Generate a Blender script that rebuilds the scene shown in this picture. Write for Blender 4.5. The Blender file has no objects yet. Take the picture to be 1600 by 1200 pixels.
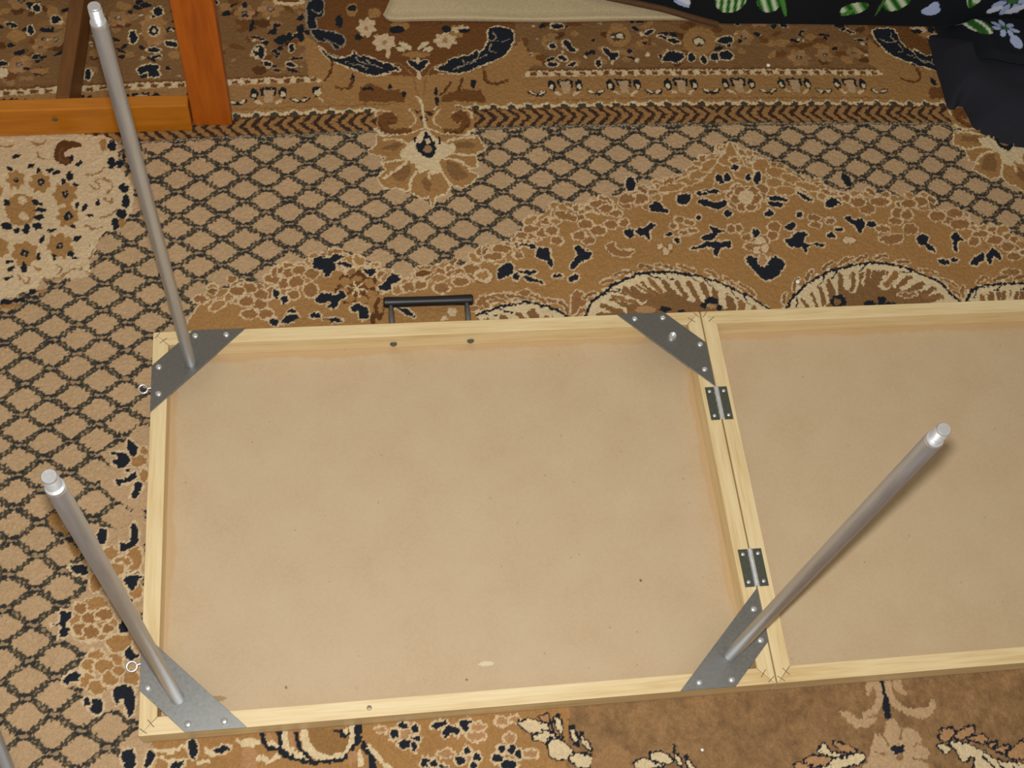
import bpy, bmesh, math, random
import numpy as np
from mathutils import Matrix, Vector

# ------------------------------------------------------------------ camera, world, light, exposure
scn = bpy.context.scene
COL = scn.collection
F_PX = 1883.97
CAM = np.array([0.245885, -0.851396, 1.455416])
ROT = np.array([[0.98925675, -0.10520417, 0.10150454],      # rows: right, down, forward
                [-0.04522161, -0.88050647, -0.47187219],
                [0.13901833, 0.46221255, -0.87580447]])
cd = bpy.data.cameras.new('camera'); cam = bpy.data.objects.new('camera', cd); COL.objects.link(cam)
cd.sensor_width = 36.0; cd.lens = 36.0 * F_PX / 1600.0; cd.clip_start = 0.01
r_, d_, f_ = ROT
cam.matrix_world = Matrix(((r_[0], -d_[0], -f_[0], CAM[0]), (r_[1], -d_[1], -f_[1], CAM[1]),
                           (r_[2], -d_[2], -f_[2], CAM[2]), (0, 0, 0, 1)))
scn.camera = cam

world = bpy.data.worlds.new('room_ambience'); scn.world = world; world.use_nodes = True
wb = world.node_tree.nodes['Background']
wb.inputs[0].default_value = (1.0, 0.86, 0.68, 1); wb.inputs[1].default_value = 0.30

fl = bpy.data.lights.new('camera_flash', 'POINT'); flo = bpy.data.objects.new('camera_flash', fl); COL.objects.link(flo)
fl.energy = 72.0; fl.shadow_soft_size = 0.012; fl.color = (1.0, 0.995, 0.975)
flo.location = Vector(CAM - 0.027 * d_ - 0.004 * r_)

vs = scn.view_settings
vs.view_transform = 'Standard'; vs.look = 'None'; vs.exposure = 0.0; vs.gamma = 1.0; vs.use_curve_mapping = False


def at(x, y, z=0.0):
    """point of the place at height z seen at a photograph pixel"""
    d = ROT.T @ np.array([(x - 800) / F_PX, (y - 600) / F_PX, 1.0])
    return CAM + d * ((z - CAM[2]) / d[2])


def lin(c):
    out = []
    for v in c[:3]:
        v = v / 255.0
        out.append(v / 12.92 if v <= 0.04045 else ((v + 0.055) / 1.055) ** 2.4)
    return tuple(out)


# ------------------------------------------------------------------ helpers
def mesh_obj(name, verts, faces, mat=None, parent=None, smooth=False, loc=None):
    me = bpy.data.meshes.new(name); me.from_pydata([tuple(map(float, v)) for v in verts], [], faces); me.update()
    return link(name, me, mat, parent, smooth, loc)


def link(name, me, mat=None, parent=None, smooth=False, loc=None):
    o = bpy.data.objects.new(name, me); COL.objects.link(o)
    if mat and not me.materials: me.materials.append(mat)
    if parent: o.parent = parent
    if smooth:
        me.shade_smooth()
    if loc is not None: o.location = loc
    return o


def bm_obj(name, bm, mat, parent=None, smooth=False, loc=None):
    me = bpy.data.meshes.new(name); bmesh.ops.recalc_face_normals(bm, faces=bm.faces); bm.to_mesh(me); bm.free()
    return link(name, me, mat, parent, smooth, loc)


def tag(o, label, cat, group=None):
    o['label'] = label; o['category'] = cat
    if group: o['group'] = group
    return o


def empty(name, loc=(0, 0, 0)):
    o = bpy.data.objects.new(name, None); COL.objects.link(o); o.location = loc; o.empty_display_size = 0.05
    return o


def prism(poly, z0, z1, bev=0.0):
    bm = bmesh.new()
    a = [bm.verts.new((x, y, z0)) for x, y in poly]; b = [bm.verts.new((x, y, z1)) for x, y in poly]
    n = len(poly)
    bm.faces.new(a[::-1]); bm.faces.new(b)
    for i in range(n): bm.faces.new((a[i], a[(i + 1) % n], b[(i + 1) % n], b[i]))
    if bev:
        bmesh.ops.bevel(bm, geom=bm.edges[:], offset=bev, segments=2, profile=0.5, affect='EDGES')
    return bm


def box(cx, cy, cz, sx, sy, sz, bev=0.0):
    bm = prism([(cx - sx / 2, cy - sy / 2), (cx + sx / 2, cy - sy / 2), (cx + sx / 2, cy + sy / 2), (cx - sx / 2, cy + sy / 2)], cz - sz / 2, cz + sz / 2, bev)
    return bm


def lathe(prof, n=32):
    """profile (r,z) revolved about z"""
    V, Fc = [], []
    for r, z in prof:
        for k in range(n):
            a = 2 * math.pi * k / n; V.append((r * math.cos(a), r * math.sin(a), z))
    for i in range(len(prof) - 1):
        for k in range(n):
            Fc.append((i * n + k, i * n + (k + 1) % n, (i + 1) * n + (k + 1) % n, (i + 1) * n + k))
    Fc.append(tuple(range(n))[::-1]); Fc.append(tuple((len(prof) - 1) * n + k for k in range(n)))
    return V, Fc


def torus(R, r, n=28, m=10, start=0.0, end=2 * math.pi, closed=True):
    V, Fc = [], []
    for i in range(n if closed else n + 1):
        a = start + (end - start) * i / n
        for j in range(m):
            b = 2 * math.pi * j / m
            V.append(((R + r * math.cos(b)) * math.cos(a), (R + r * math.cos(b)) * math.sin(a), r * math.sin(b)))
    for i in range(n):
        for j in range(m):
            i2 = (i + 1) % n if closed else i + 1
            Fc.append((i * m + j, i2 * m + j, i2 * m + (j + 1) % m, i * m + (j + 1) % m))
    return V, Fc


# ------------------------------------------------------------------ materials
def mat(name):
    m = bpy.data.materials.new(name); m.use_nodes = True
    return m, m.node_tree.nodes, m.node_tree.links, m.node_tree.nodes['Principled BSDF']


def nd(ns, t, **kw):
    n = ns.new(t)
    for k, v in kw.items(): setattr(n, k, v)
    return n


def ramp(ns, stops):
    r = ns.new('ShaderNodeValToRGB'); e = r.color_ramp.elements
    while len(e) < len(stops): e.new(0.5)
    for el, (p, c) in zip(e, stops): el.position = p; el.color = (*c, 1)
    return r


def wood(name, c1, c2, c3, rough=0.5, scale=(1, 1, 1), coat=0.0, ringscale=26.0):
    m, ns, ls, b = mat(name)
    tc = nd(ns, 'ShaderNodeTexCoord'); mp = nd(ns, 'ShaderNodeMapping'); mp.inputs['Scale'].default_value = scale
    ls.new(tc.outputs['Object'], mp.inputs[0])
    n1 = nd(ns, 'ShaderNodeTexNoise'); n1.inputs['Scale'].default_value = ringscale; n1.inputs['Detail'].default_value = 5; n1.inputs['Roughness'].default_value = 0.6
    ls.new(mp.outputs[0], n1.inputs['Vector'])
    wv = nd(ns, 'ShaderNodeTexNoise'); wv.inputs['Scale'].default_value = ringscale * 5; wv.inputs['Detail'].default_value = 3
    ls.new(mp.outputs[0], wv.inputs['Vector'])
    ad = nd(ns, 'ShaderNodeMix', data_type='FLOAT'); ad.inputs[0].default_value = 0.35
    ls.new(n1.outputs[0], ad.inputs[2]); ls.new(wv.outputs[0], ad.inputs[3])
    rp = ramp(ns, [(0.34, c1), (0.5, c2), (0.68, c3)]); ls.new(ad.outputs[0], rp.inputs[0])
    ls.new(rp.outputs[0], b.inputs['Base Color'])
    b.inputs['Roughness'].default_value = rough; b.inputs['Coat Weight'].default_value = coat; b.inputs['Coat Roughness'].default_value = 0.25
    bp = nd(ns, 'ShaderNodeBump'); bp.inputs['Strength'].default_value = 0.12; bp.inputs['Distance'].default_value = 0.001
    ls.new(wv.outputs[0], bp.inputs['Height']); ls.new(bp.outputs[0], b.inputs['Normal'])
    return m


def metal(name, c, rough, noise=0.08, metallic=1.0, scale=(60, 60, 60)):
    m, ns, ls, b = mat(name)
    tc = nd(ns, 'ShaderNodeTexCoord'); mp = nd(ns, 'ShaderNodeMapping'); mp.inputs['Scale'].default_value = scale
    ls.new(tc.outputs['Object'], mp.inputs[0])
    n1 = nd(ns, 'ShaderNodeTexNoise'); n1.inputs['Scale'].default_value = 4.0; n1.inputs['Detail'].default_value = 4
    ls.new(mp.outputs[0], n1.inputs['Vector'])
    rp = ramp(ns, [(0.3, tuple(v * (1 - noise) for v in c)), (0.7, tuple(min(1, v * (1 + noise)) for v in c))])
    ls.new(n1.outputs[0], rp.inputs[0]); ls.new(rp.outputs[0], b.inputs['Base Color'])
    mr = nd(ns, 'ShaderNodeMapRange'); mr.inputs[3].default_value = rough * 0.85; mr.inputs[4].default_value = rough * 1.15
    ls.new(n1.outputs[0], mr.inputs[0]); ls.new(mr.outputs[0], b.inputs['Roughness'])
    b.inputs['Metallic'].default_value = metallic
    return m


def plain(name, c, rough=0.6, var=0.1, scale=200.0, sheen=0.0, bump=0.0):
    m, ns, ls, b = mat(name)
    tc = nd(ns, 'ShaderNodeTexCoord')
    n1 = nd(ns, 'ShaderNodeTexNoise'); n1.inputs['Scale'].default_value = scale; n1.inputs['Detail'].default_value = 4
    ls.new(tc.outputs['Object'], n1.inputs['Vector'])
    rp = ramp(ns, [(0.3, tuple(v * (1 - var) for v in c)), (0.7, tuple(v * (1 + var) for v in c))])
    ls.new(n1.outputs[0], rp.inputs[0]); ls.new(rp.outputs[0], b.inputs['Base Color'])
    b.inputs['Roughness'].default_value = rough; b.inputs['Sheen Weight'].default_value = sheen
    if bump:
        bp = nd(ns, 'ShaderNodeBump'); bp.inputs['Strength'].default_value = bump; bp.inputs['Distance'].default_value = 0.002
        ls.new(n1.outputs[0], bp.inputs['Height']); ls.new(bp.outputs[0], b.inputs['Normal'])
    return m


PINE_X = wood('pine_grain_lengthwise', lin((204, 174, 118)), lin((224, 200, 150)), lin((234, 215, 172)), 0.46, (0.06, 1, 1), 0.0, 60)
PINE_Y = wood('pine_grain_crosswise', lin((204, 174, 118)), lin((224, 200, 150)), lin((234, 215, 172)), 0.46, (1, 0.06, 1), 0.0, 60)
ORANGE_X = wood('orange_varnish_rail', lin((164, 94, 10)), lin((180, 108, 14)), lin((194, 120, 24)), 0.42, (0.12, 1, 1), 0.15, 30)
ORANGE_Z = wood('orange_varnish_post', lin((150, 70, 6)), lin((172, 86, 10)), lin((184, 98, 16)), 0.42, (1, 1, 0.12), 0.15, 30)
BROWN_Y = wood('dark_brown_rail', lin((92, 56, 20)), lin((110, 68, 26)), lin((122, 78, 34)), 0.5, (1, 0.12, 1), 0.0, 30)
PINE_X.node_tree.nodes['Principled BSDF'].inputs['Specular IOR Level'].default_value = 0.8
PINE_Y.node_tree.nodes['Principled BSDF'].inputs['Specular IOR Level'].default_value = 0.8
ALU = metal('brushed_aluminium', (0.54, 0.56, 0.59), 0.42, 0.06, 0.85, (60, 60, 6))
ZINC = metal('bright_zinc', (0.88, 0.91, 0.95), 0.32, 0.05, 0.9)
STEEL = metal('grey_steel_plate', (0.30, 0.305, 0.295), 0.43, 0.05, 1.0)
DKSTEEL = metal('dark_hinge_steel', (0.21, 0.235, 0.205), 0.34, 0.1)
BARREL = metal('hinge_barrel_steel', (0.78, 0.82, 0.84), 0.4, 0.1, 0.7)
BLACKPL = plain('black_plastic', (0.010, 0.010, 0.011), 0.45, 0.15)
STAPLE = metal('dark_staple_wire', (0.10, 0.10, 0.09), 0.5, 0.1)
NAIL = metal('dull_nail', (0.30, 0.24, 0.18), 0.5, 0.2)

# hardboard with glue stains creeping from the rails
PX0, PX1, PY0, PY1 = 0.0, 0.75, -0.529, 0.0
RW, ZT, ZB = 0.0205, 0.036, 0.006


def hardboard(name, x0, x1, marks):
    m, ns, ls, b = mat(name)
    geo = nd(ns, 'ShaderNodeNewGeometry'); sep = nd(ns, 'ShaderNodeSeparateXYZ'); ls.new(geo.outputs['Position'], sep.inputs[0])
    tc = geo.outputs['Position']

    def noise(s, d=4, r=0.55):
        n = nd(ns, 'ShaderNodeTexNoise'); n.inputs['Scale'].default_value = s; n.inputs['Detail'].default_value = d; n.inputs['Roughness'].default_value = r
        ls.new(tc, n.inputs['Vector']); return n.outputs[0]

    def mth(op, a, c, cl=False):
        n = nd(ns, 'ShaderNodeMath', operation=op, use_clamp=cl)
        for i, v in enumerate((a, c)):
            if isinstance(v, (int, float)): n.inputs[i].default_value = v
            else: ls.new(v, n.inputs[i])
        return n.outputs[0]
    base = ramp(ns, [(0.3, lin((187, 161, 126))), (0.5, lin((194, 171, 137))), (0.7, lin((199, 178, 146)))])
    ls.new(mth('ADD', mth('MULTIPLY', noise(14.0, 6), 0.46), mth('MULTIPLY', noise(300.0, 4, 0.75), 0.54)), base.inputs[0])
    # distance to the rails
    dx = mth('MINIMUM', mth('SUBTRACT', sep.outputs[0], x0 + RW), mth('SUBTRACT', x1 - RW, sep.outputs[0]))
    dn = mth('SUBTRACT', PY1 - RW, sep.outputs[1]); ds = mth('SUBTRACT', sep.outputs[1], PY0 + RW)
    dd = mth('MINIMUM', mth('MINIMUM', dx, mth('MULTIPLY', dn, 0.8)), mth('MULTIPLY', ds, 1.6))
    wob = mth('ADD', mth('MULTIPLY', noise(13.0, 3), 0.020), mth('MULTIPLY', noise(70, 3), 0.005))
    e = mth('SUBTRACT', mth('SUBTRACT', wob, 0.003), dd)
    st = mth('MULTIPLY', e, 260.0, True)
    mix = nd(ns, 'ShaderNodeMix', data_type='RGBA'); ls.new(mth('MULTIPLY', st, 0.65), mix.inputs[0])
    ls.new(base.outputs[0], mix.inputs[6]); mix.inputs[7].default_value = (*lin((190, 156, 110)), 1)
    col = mix.outputs[2]
    # tiny dark flecks in the board
    vo = nd(ns, 'ShaderNodeTexVoronoi'); vo.inputs['Scale'].default_value = 34.0; ls.new(tc, vo.inputs['Vector'])
    fl_ = mth('LESS_THAN', vo.outputs['Distance'], 0.045)
    mix2 = nd(ns, 'ShaderNodeMix', data_type='RGBA'); ls.new(mth('MULTIPLY', fl_, 0.35), mix2.inputs[0]); ls.new(col, mix2.inputs[6]); mix2.inputs[7].default_value = (*lin((120, 88, 58)), 1)
    col = mix2.outputs[2]
    for (mx, my, rx, ry, c) in marks:
        ex = mth('DIVIDE', mth('SUBTRACT', sep.outputs[0], mx), rx); ey = mth('DIVIDE', mth('SUBTRACT', sep.outputs[1], my), ry)
        q = mth('ADD', mth('MULTIPLY', ex, ex), mth('MULTIPLY', ey, ey))
        q = mth('ADD', q, mth('MULTIPLY', noise(500, 2), 1.2))
        mm = nd(ns, 'ShaderNodeMix', data_type='RGBA'); ls.new(mth('MULTIPLY', mth('LESS_THAN', q, 1.3), 0.75), mm.inputs[0]); ls.new(col, mm.inputs[6]); mm.inputs[7].default_value = (*lin(c), 1)
        col = mm.outputs[2]
    ls.new(col, b.inputs['Base Color']); b.inputs['Roughness'].default_value = 0.62
    bp = nd(ns, 'ShaderNodeBump'); bp.inputs['Strength'].default_value = 0.15; bp.inputs['Distance'].default_value = 0.0006
    ls.new(noise(600, 3), bp.inputs['Height']); ls.new(bp.outputs[0], b.inputs['Normal'])
    return m


# ------------------------------------------------------------------ the setting: floor below the carpet
fm = wood('floor_boards', lin((96, 66, 40)), lin((112, 80, 50)), lin((128, 94, 62)), 0.5, (0.2, 1, 1), 0.1, 8)
fl_ob = bm_obj('floor', box(0.6, 0.2, -0.040, 3.6, 3.2, 0.05), fm); fl_ob['kind'] = 'structure'

# ------------------------------------------------------------------ carpet: woven pattern, one vertex per tuft
rng = np.random.default_rng(7); random.seed(7)
STEP = 0.0014
gx = np.arange(-0.32, 1.54, STEP); gy = np.arange(-0.72, 0.72, STEP)
NX, NY = len(gx), len(gy)
GX, GY = np.meshgrid(gx, gy)


def vnoise(cell):
    a, b = int(NY * STEP / cell) + 3, int(NX * STEP / cell) + 3
    g = rng.random((a, b)) * 2 - 1
    fy = np.arange(NY) * STEP / cell; fx = np.arange(NX) * STEP / cell
    iy = fy.astype(int); ix = fx.astype(int); ty = (fy - iy); tx = (fx - ix)
    ty = (ty * ty * (3 - 2 * ty))[:, None]; tx = (tx * tx * (3 - 2 * tx))[None, :]
    A = g[iy][:, ix]; B = g[iy][:, ix + 1]; C = g[iy + 1][:, ix]; D = g[iy + 1][:, ix + 1]
    return (A * (1 - tx) + B * tx) * (1 - ty) + (C * (1 - tx) + D * tx) * ty


WX = GX + vnoise(0.0030) * 0.0014 + vnoise(0.010) * 0.0007
WY = GY + vnoise(0.0030) * 0.0024 + vnoise(0.010) * 0.0008

PAL = dict(T=(179, 150, 115), L=(202, 178, 142), C=(158, 119, 73), B=(128, 95, 60), D=(92, 60, 34), M=(143, 104, 64),
           K=(33, 37, 44), W=(208, 188, 150), O=(69, 65, 54), A=(168, 129, 90), G=(137, 106, 72), N=(140, 106, 64),
           H=(112, 74, 40), Y=(152, 140, 120), S=(150, 116, 78))
PALL = {k: np.array(lin(v)) for k, v in PAL.items()}
img = np.empty((NY, NX, 3)); img[:] = PALL['T']

# carpet axes
TH = math.atan2(0.51, 31.75); CU, SU = math.cos(TH), math.sin(TH)
UA_T, UA_M = 0.394, 0.8667                      # mirror axes of the woven design


def uv_of(x, y):
    u = CU * x + SU * y; v = -SU * x + CU * y
    return u, v + 0.03 * (u - 0.47) ** 2


def xy_of(u, v):
    v = v - 0.03 * (u - 0.47) ** 2
    return CU * u - SU * v, SU * u + CU * v


U, V = uv_of(WX, WY)

# trellis of roped diamonds
LA = np.linalg.inv(np.array([[0.03187653, -0.03162139], [-0.02137887, -0.02240287]])); LO = (-0.13407975, -0.42210009)
px_, py_ = WX - LO[0], WY - LO[1]
mm = LA[0, 0] * px_ + LA[0, 1] * py_; nn = LA[1, 0] * px_ + LA[1, 1] * py_
fm_ = mm - np.round(mm); fn_ = nn - np.round(nn)
dist_m = np.abs(fm_ + 0.018 * np.sin(2 * np.pi * nn * 1.0)) * 0.0370
dist_n = np.abs(fn_ + 0.018 * np.sin(2 * np.pi * mm * 1.0)) * 0.0370
n8 = vnoise(0.0022)
rope = np.zeros((NY, NX), bool); spk = np.zeros((NY, NX), bool)
for dist, s in ((dist_m, nn), (dist_n, mm)):
    w = 0.0039 + 0.0008 * np.cos(2 * np.pi * s * 5)
    rope |= dist < w + n8 * 0.0006
    spk |= (dist < 0.0013) & (np.cos(2 * np.pi * s * 5) > 0.0)
# flat double bar at every crossing, seen as a little '=' along u
cu_ = (fm_ - fn_) * 0.0317; cv_ = -(fm_ + fn_) * 0.0219
near = (np.abs(cu_) < 0.0085) & (np.abs(cv_) < 0.0060)
bars = near & (np.abs(np.abs(cv_) - 0.0037) < 0.0016)
gap = near & (np.abs(cv_) < 0.0018) & (np.abs(cu_) < 0.0062)
rope |= near & (np.abs(cv_) < 0.0052)
img[rope] = PALL['O']
img[spk & rope] = PALL['O'] * 0.45 + PALL['T'] * 0.55
img[bars] = PALL['K'] * 0.6 + PALL['O'] * 0.4
img[gap] = PALL['T'] * 0.65 + PALL['O'] * 0.35

# border bands along the far edge
t_ = np.mod(U - UA_T, 2 * (UA_M - UA_T)); t_ = np.minimum(t_, 2 * (UA_M - UA_T) - t_)


def band(lo, hi): return (V >= lo) & (V < hi)


def put(mask, c): img[mask] = PALL[c] if isinstance(c, str) else c


put(band(0.357, 2), 'B')
b = band(0.357, 0.3625); put(b, 'O'); put(band(0.3585, 0.3612) & (n8 > -0.35), 'Y')
b = band(0.3625, 0.399); put(b, 'C'); img[b] *= 0.92
ch = np.mod(t_ + np.abs(V - 0.381) * 0.95, 0.0182) / 0.0182
put(b & (ch < 0.46 + 0.1 * n8), 'D'); put(b & (ch > 0.06) & (ch < 0.36), PALL['K'] * 0.7 + PALL['D'] * 0.3)
put(band(0.3955, 0.399), 'D')
b = band(0.399, 0.4105)
sc = np.mod(t_, 0.0282) / 0.0282; scd = np.abs(sc - 0.5) * 2
put(b, 'C'); put(b & (V < 0.4035 + 0.006 * scd ** 2 + 0.001) , 'W')
put(b & (np.abs(sc - 0.02) * 0.0282 < 0.0058) & (V < 0.4062), 'W')
put(((np.minimum(sc, 1 - sc) * 0.0282 / 0.0062) ** 2 + ((V - 0.4015) / 0.0042) ** 2) < 1, 'O')
put(band(0.4105, 0.421), 'C')
put(band(0.4125, 0.4145), 'B')
b = band(0.421, 0.460); put(b, 'C'); img[b] *= 0.95
P_ = 0.0953; q = np.mod(t_ - 0.2338 + P_ / 2, P_) - P_ / 2; vv = V - 0.4385
key = (np.abs(q) < 0.0055 + 0.0040 * (vv > 0) * 0 + 0.0035 * np.clip((vv + 0.014) / 0.03, 0, 1)) & (np.abs(vv) < 0.0135)
keyo = (np.abs(q) < 0.0095 + 0.0035 * np.clip((vv + 0.014) / 0.03, 0, 1)) & (vv > 0.0) & (vv < 0.0175)
put(b & keyo, 'K'); put(b & key, 'T')
for sgn in (-1, 1):
    put(b & ((((q - sgn * 0.022) / 0.0065) ** 2 + ((vv - 0.005) / 0.0115) ** 2) < 1), 'K')
    put(b & ((((q - sgn * 0.0225) / 0.0034) ** 2 + ((vv - 0.002) / 0.0055) ** 2) < 1), 'W')
    put(b & ((((q - sgn * 0.0145) * 0.8 + (vv + 0.012) * 0.6 * sgn) / 0.0075) ** 2 + ((-(q - sgn * 0.0145) * 0.6 * sgn + (vv + 0.012) * 0.8) / 0.0030) ** 2 < 1), 'L')
    q2 = np.abs(q) - P_ / 2
    a_ = (q2 + 0.0075)
    put(b & ((((a_ * 0.85 - (vv + 0.0105) * 0.5) / 0.0085) ** 2 + ((a_ * 0.5 + (vv + 0.0105) * 0.85) / 0.0045) ** 2) < 1), 'K')
    put(b & ((((a_ * 0.85 - (vv + 0.0095) * 0.5) / 0.0060) ** 2 + ((a_ * 0.5 + (vv + 0.0095) * 0.85) / 0.0026) ** 2) < 1), 'W')
b = band(0.460, 0.4775); put(b, 'C')
dsh = np.mod(t_, 0.0200) / 0.0200
put(band(0.463, 0.4745), 'L'); put(band(0.463, 0.4745) & (dsh < 0.5) & (np.abs(V - 0.4680) < 0.0036), 'H'); put(band(0.463, 0.4745) & (dsh > 0.6) & (dsh < 0.9), 'W')
put(band(0.4745, 0.4785), 'H')


# --- shape painter (shapes lie in the carpet plane)
def smooth(pts, closed=True, n=5):
    p = np.array(pts, float); N = len(p); out = []
    rngi = range(N) if closed else range(N - 1)
    for i in rngi:
        p0, p1, p2, p3 = (p[(i - 1) % N], p[i], p[(i + 1) % N], p[(i + 2) % N]) if closed else (p[max(i - 1, 0)], p[i], p[i + 1], p[min(i + 2, N - 1)])
        for k in range(n):
            t = k / n
            out.append(0.5 * (2 * p1 + (p2 - p0) * t + (2 * p0 - 5 * p1 + 4 * p2 - p3) * t * t + (3 * p1 - p0 - 3 * p2 + p3) * t ** 3))
    if not closed: out.append(p[-1])
    return np.array(out)


def window(pts, pad):
    x0, y0 = pts.min(0) - pad; x1, y1 = pts.max(0) + pad
    i0 = max(int((x0 - gx[0]) / STEP), 0); i1 = min(int((x1 - gx[0]) / STEP) + 2, NX)
    j0 = max(int((y0 - gy[0]) / STEP), 0); j1 = min(int((y1 - gy[0]) / STEP) + 2, NY)
    return (slice(j0, j1), slice(i0, i1)) if i1 > i0 and j1 > j0 else None


def segdist(X, Y, pts, closed):
    d = np.full(X.shape, 9.0); N = len(pts)
    for i in range(N if closed else N - 1):
        a, b_ = pts[i], pts[(i + 1) % N]; e = b_ - a; L = e @ e + 1e-12
        t = np.clip(((X - a[0]) * e[0] + (Y - a[1]) * e[1]) / L, 0, 1)
        d = np.minimum(d, np.hypot(X - a[0] - t * e[0], Y - a[1] - t * e[1]))
    return d


def inside(X, Y, pts):
    m = np.zeros(X.shape, bool); N = len(pts)
    for i in range(N):
        (xa, ya), (xb, yb) = pts[i], pts[(i + 1) % N]
        if ya == yb: continue
        m ^= ((ya > Y) != (yb > Y)) & (X < (xb - xa) * (Y - ya) / (yb - ya) + xa)
    return m


def fill(pts, c, oc=None, ow=0.0024):
    w = window(pts, ow + 0.004)
    if w is None: return
    X, Y = WX[w], WY[w]; ins = inside(X, Y, pts); sub = img[w]
    if oc:
        dd = segdist(X, Y, pts, True); sub[ins | (dd < ow)] = PALL[oc]
    sub[ins] = PALL[c]


def stroke(pts, c, wd):
    w = window(pts, wd + 0.004)
    if w is None: return
    dd = segdist(WX[w], WY[w], pts, False); img[w][dd < wd / 2] = PALL[c]


CROPS = dict(a=(0, 0, 4), b=(400, 0, 4), c=(800, 0, 4), d=(1200, 0, 4), e=(0, 300, 4), f=(400, 300, 4), g=(800, 300, 4), h=(1200, 300, 4),
             i=(0, 600, 4), j=(0, 900, 4), o=(380, 1080, 6.154), q=(580, 1080, 6.154), r=(780, 1080, 4.706), t=(1220, 1050, 4.2105),
             w=(0, 200, 4.286), x=(860, 30, 5.714), y=(380, 0, 6.667), n=(360, 100, 6.154), p=(0, 0, 1))


def flip(pts):
    u, v = uv_of(pts[:, 0], pts[:, 1]); x, y = xy_of(2 * UA_M - u, v)
    return np.stack([x, y], 1)


def paint(txt, mirror=False):
    for ln in txt.strip().splitlines():
        ln = ln.strip()
        if not ln or ln[0] == '#': continue
        cr, kind, c, oc, rest = ln.split(None, 4)
        ox, oy, s = CROPS[cr]; oc = None if oc == '-' else oc
        W = lambda ps: np.array([at(ox + x / s, oy + y / s)[:2] for x, y in ps])
        if kind in 'ER':
            for it in rest.split('/'):
                v = [float(k) for k in it.split(',')]
                if len(v) == 3: v = [v[0], v[1], v[2], v[2]]
                ang = math.radians(v[4]) if len(v) > 4 else 0.0
                ps = []
                N = 14 if kind == 'E' else 28
                for k in range(N):
                    a = 2 * math.pi * k / N; rr = 1.0 if kind == 'E' else (1.0 if k % 4 in (1, 2) else 0.80)
                    ex, ey = v[2] * rr * math.cos(a), v[3] * rr * math.sin(a)
                    ps.append((v[0] + ex * math.cos(ang) - ey * math.sin(ang), v[1] + ex * math.sin(ang) + ey * math.cos(ang)))
                p = W(ps); p = flip(p) if mirror else p
                fill(p, c, oc)
        else:
            for it in rest.split('/'):
                ps = [tuple(map(float, k.split(','))) for k in it.split()]
                p = W(ps); p = flip(p) if mirror else p
                if kind == 'P': fill(p, c, oc)
                elif kind == 'B': fill(smooth(p), c, oc)
                elif kind[0] == 'S': stroke(smooth(p, False), c, float(kind[1:]) * 0.001)


# ---- crowded outer border: leaves, blossoms and specks in loose rows
def ell(u, v, ru, rv, ang, c, oc=None, ow=0.0016):
    a = np.linspace(0, 2 * math.pi, 12, endpoint=False)
    ex, ey = ru * np.cos(a), rv * np.sin(a)
    uu = u + ex * math.cos(ang) - ey * math.sin(ang); v2 = v + ex * math.sin(ang) + ey * math.cos(ang)
    x, y = xy_of(uu, v2); fill(np.stack([x, y], 1), c, oc, ow)


for k in range(420):
    u = random.uniform(-0.32, 1.55); v = random.uniform(0.487, 0.72)
    c = random.choice('CMHHSD')
    ell(u, v, random.uniform(0.006, 0.016), random.uniform(0.004, 0.009), random.uniform(-0.6, 0.6), c)
for k in range(46):
    u = random.uniform(-0.32, 1.55); v = random.uniform(0.50, 0.72); r = random.uniform(0.010, 0.017)
    for m in range(6):
        a = m * math.pi / 3; ell(u + r * 0.75 * math.cos(a), v + r * 0.75 * math.sin(a), r * 0.52, r * 0.45, a, random.choice('CAS'))
    ell(u, v, r * 0.35, r * 0.3, 0, 'O'); ell(u, v, r * 0.2, r * 0.16, 0, 'Y')
for k in range(400):
    u = random.uniform(-0.32, 1.55); v = random.uniform(0.486, 0.72); a = random.uniform(-0.8, 0.8)
    ell(u, v, random.uniform(0.004, 0.0105), random.uniform(0.0026, 0.0055), a, 'K', random.choice(['S', 'M', None, 'L']), 0.0014)
for k in range(170):
    ell(random.uniform(-0.32, 1.55), random.uniform(0.486, 0.72), random.uniform(0.002, 0.0045), random.uniform(0.0018, 0.003), 0, random.choice('LWYL'))

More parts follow.
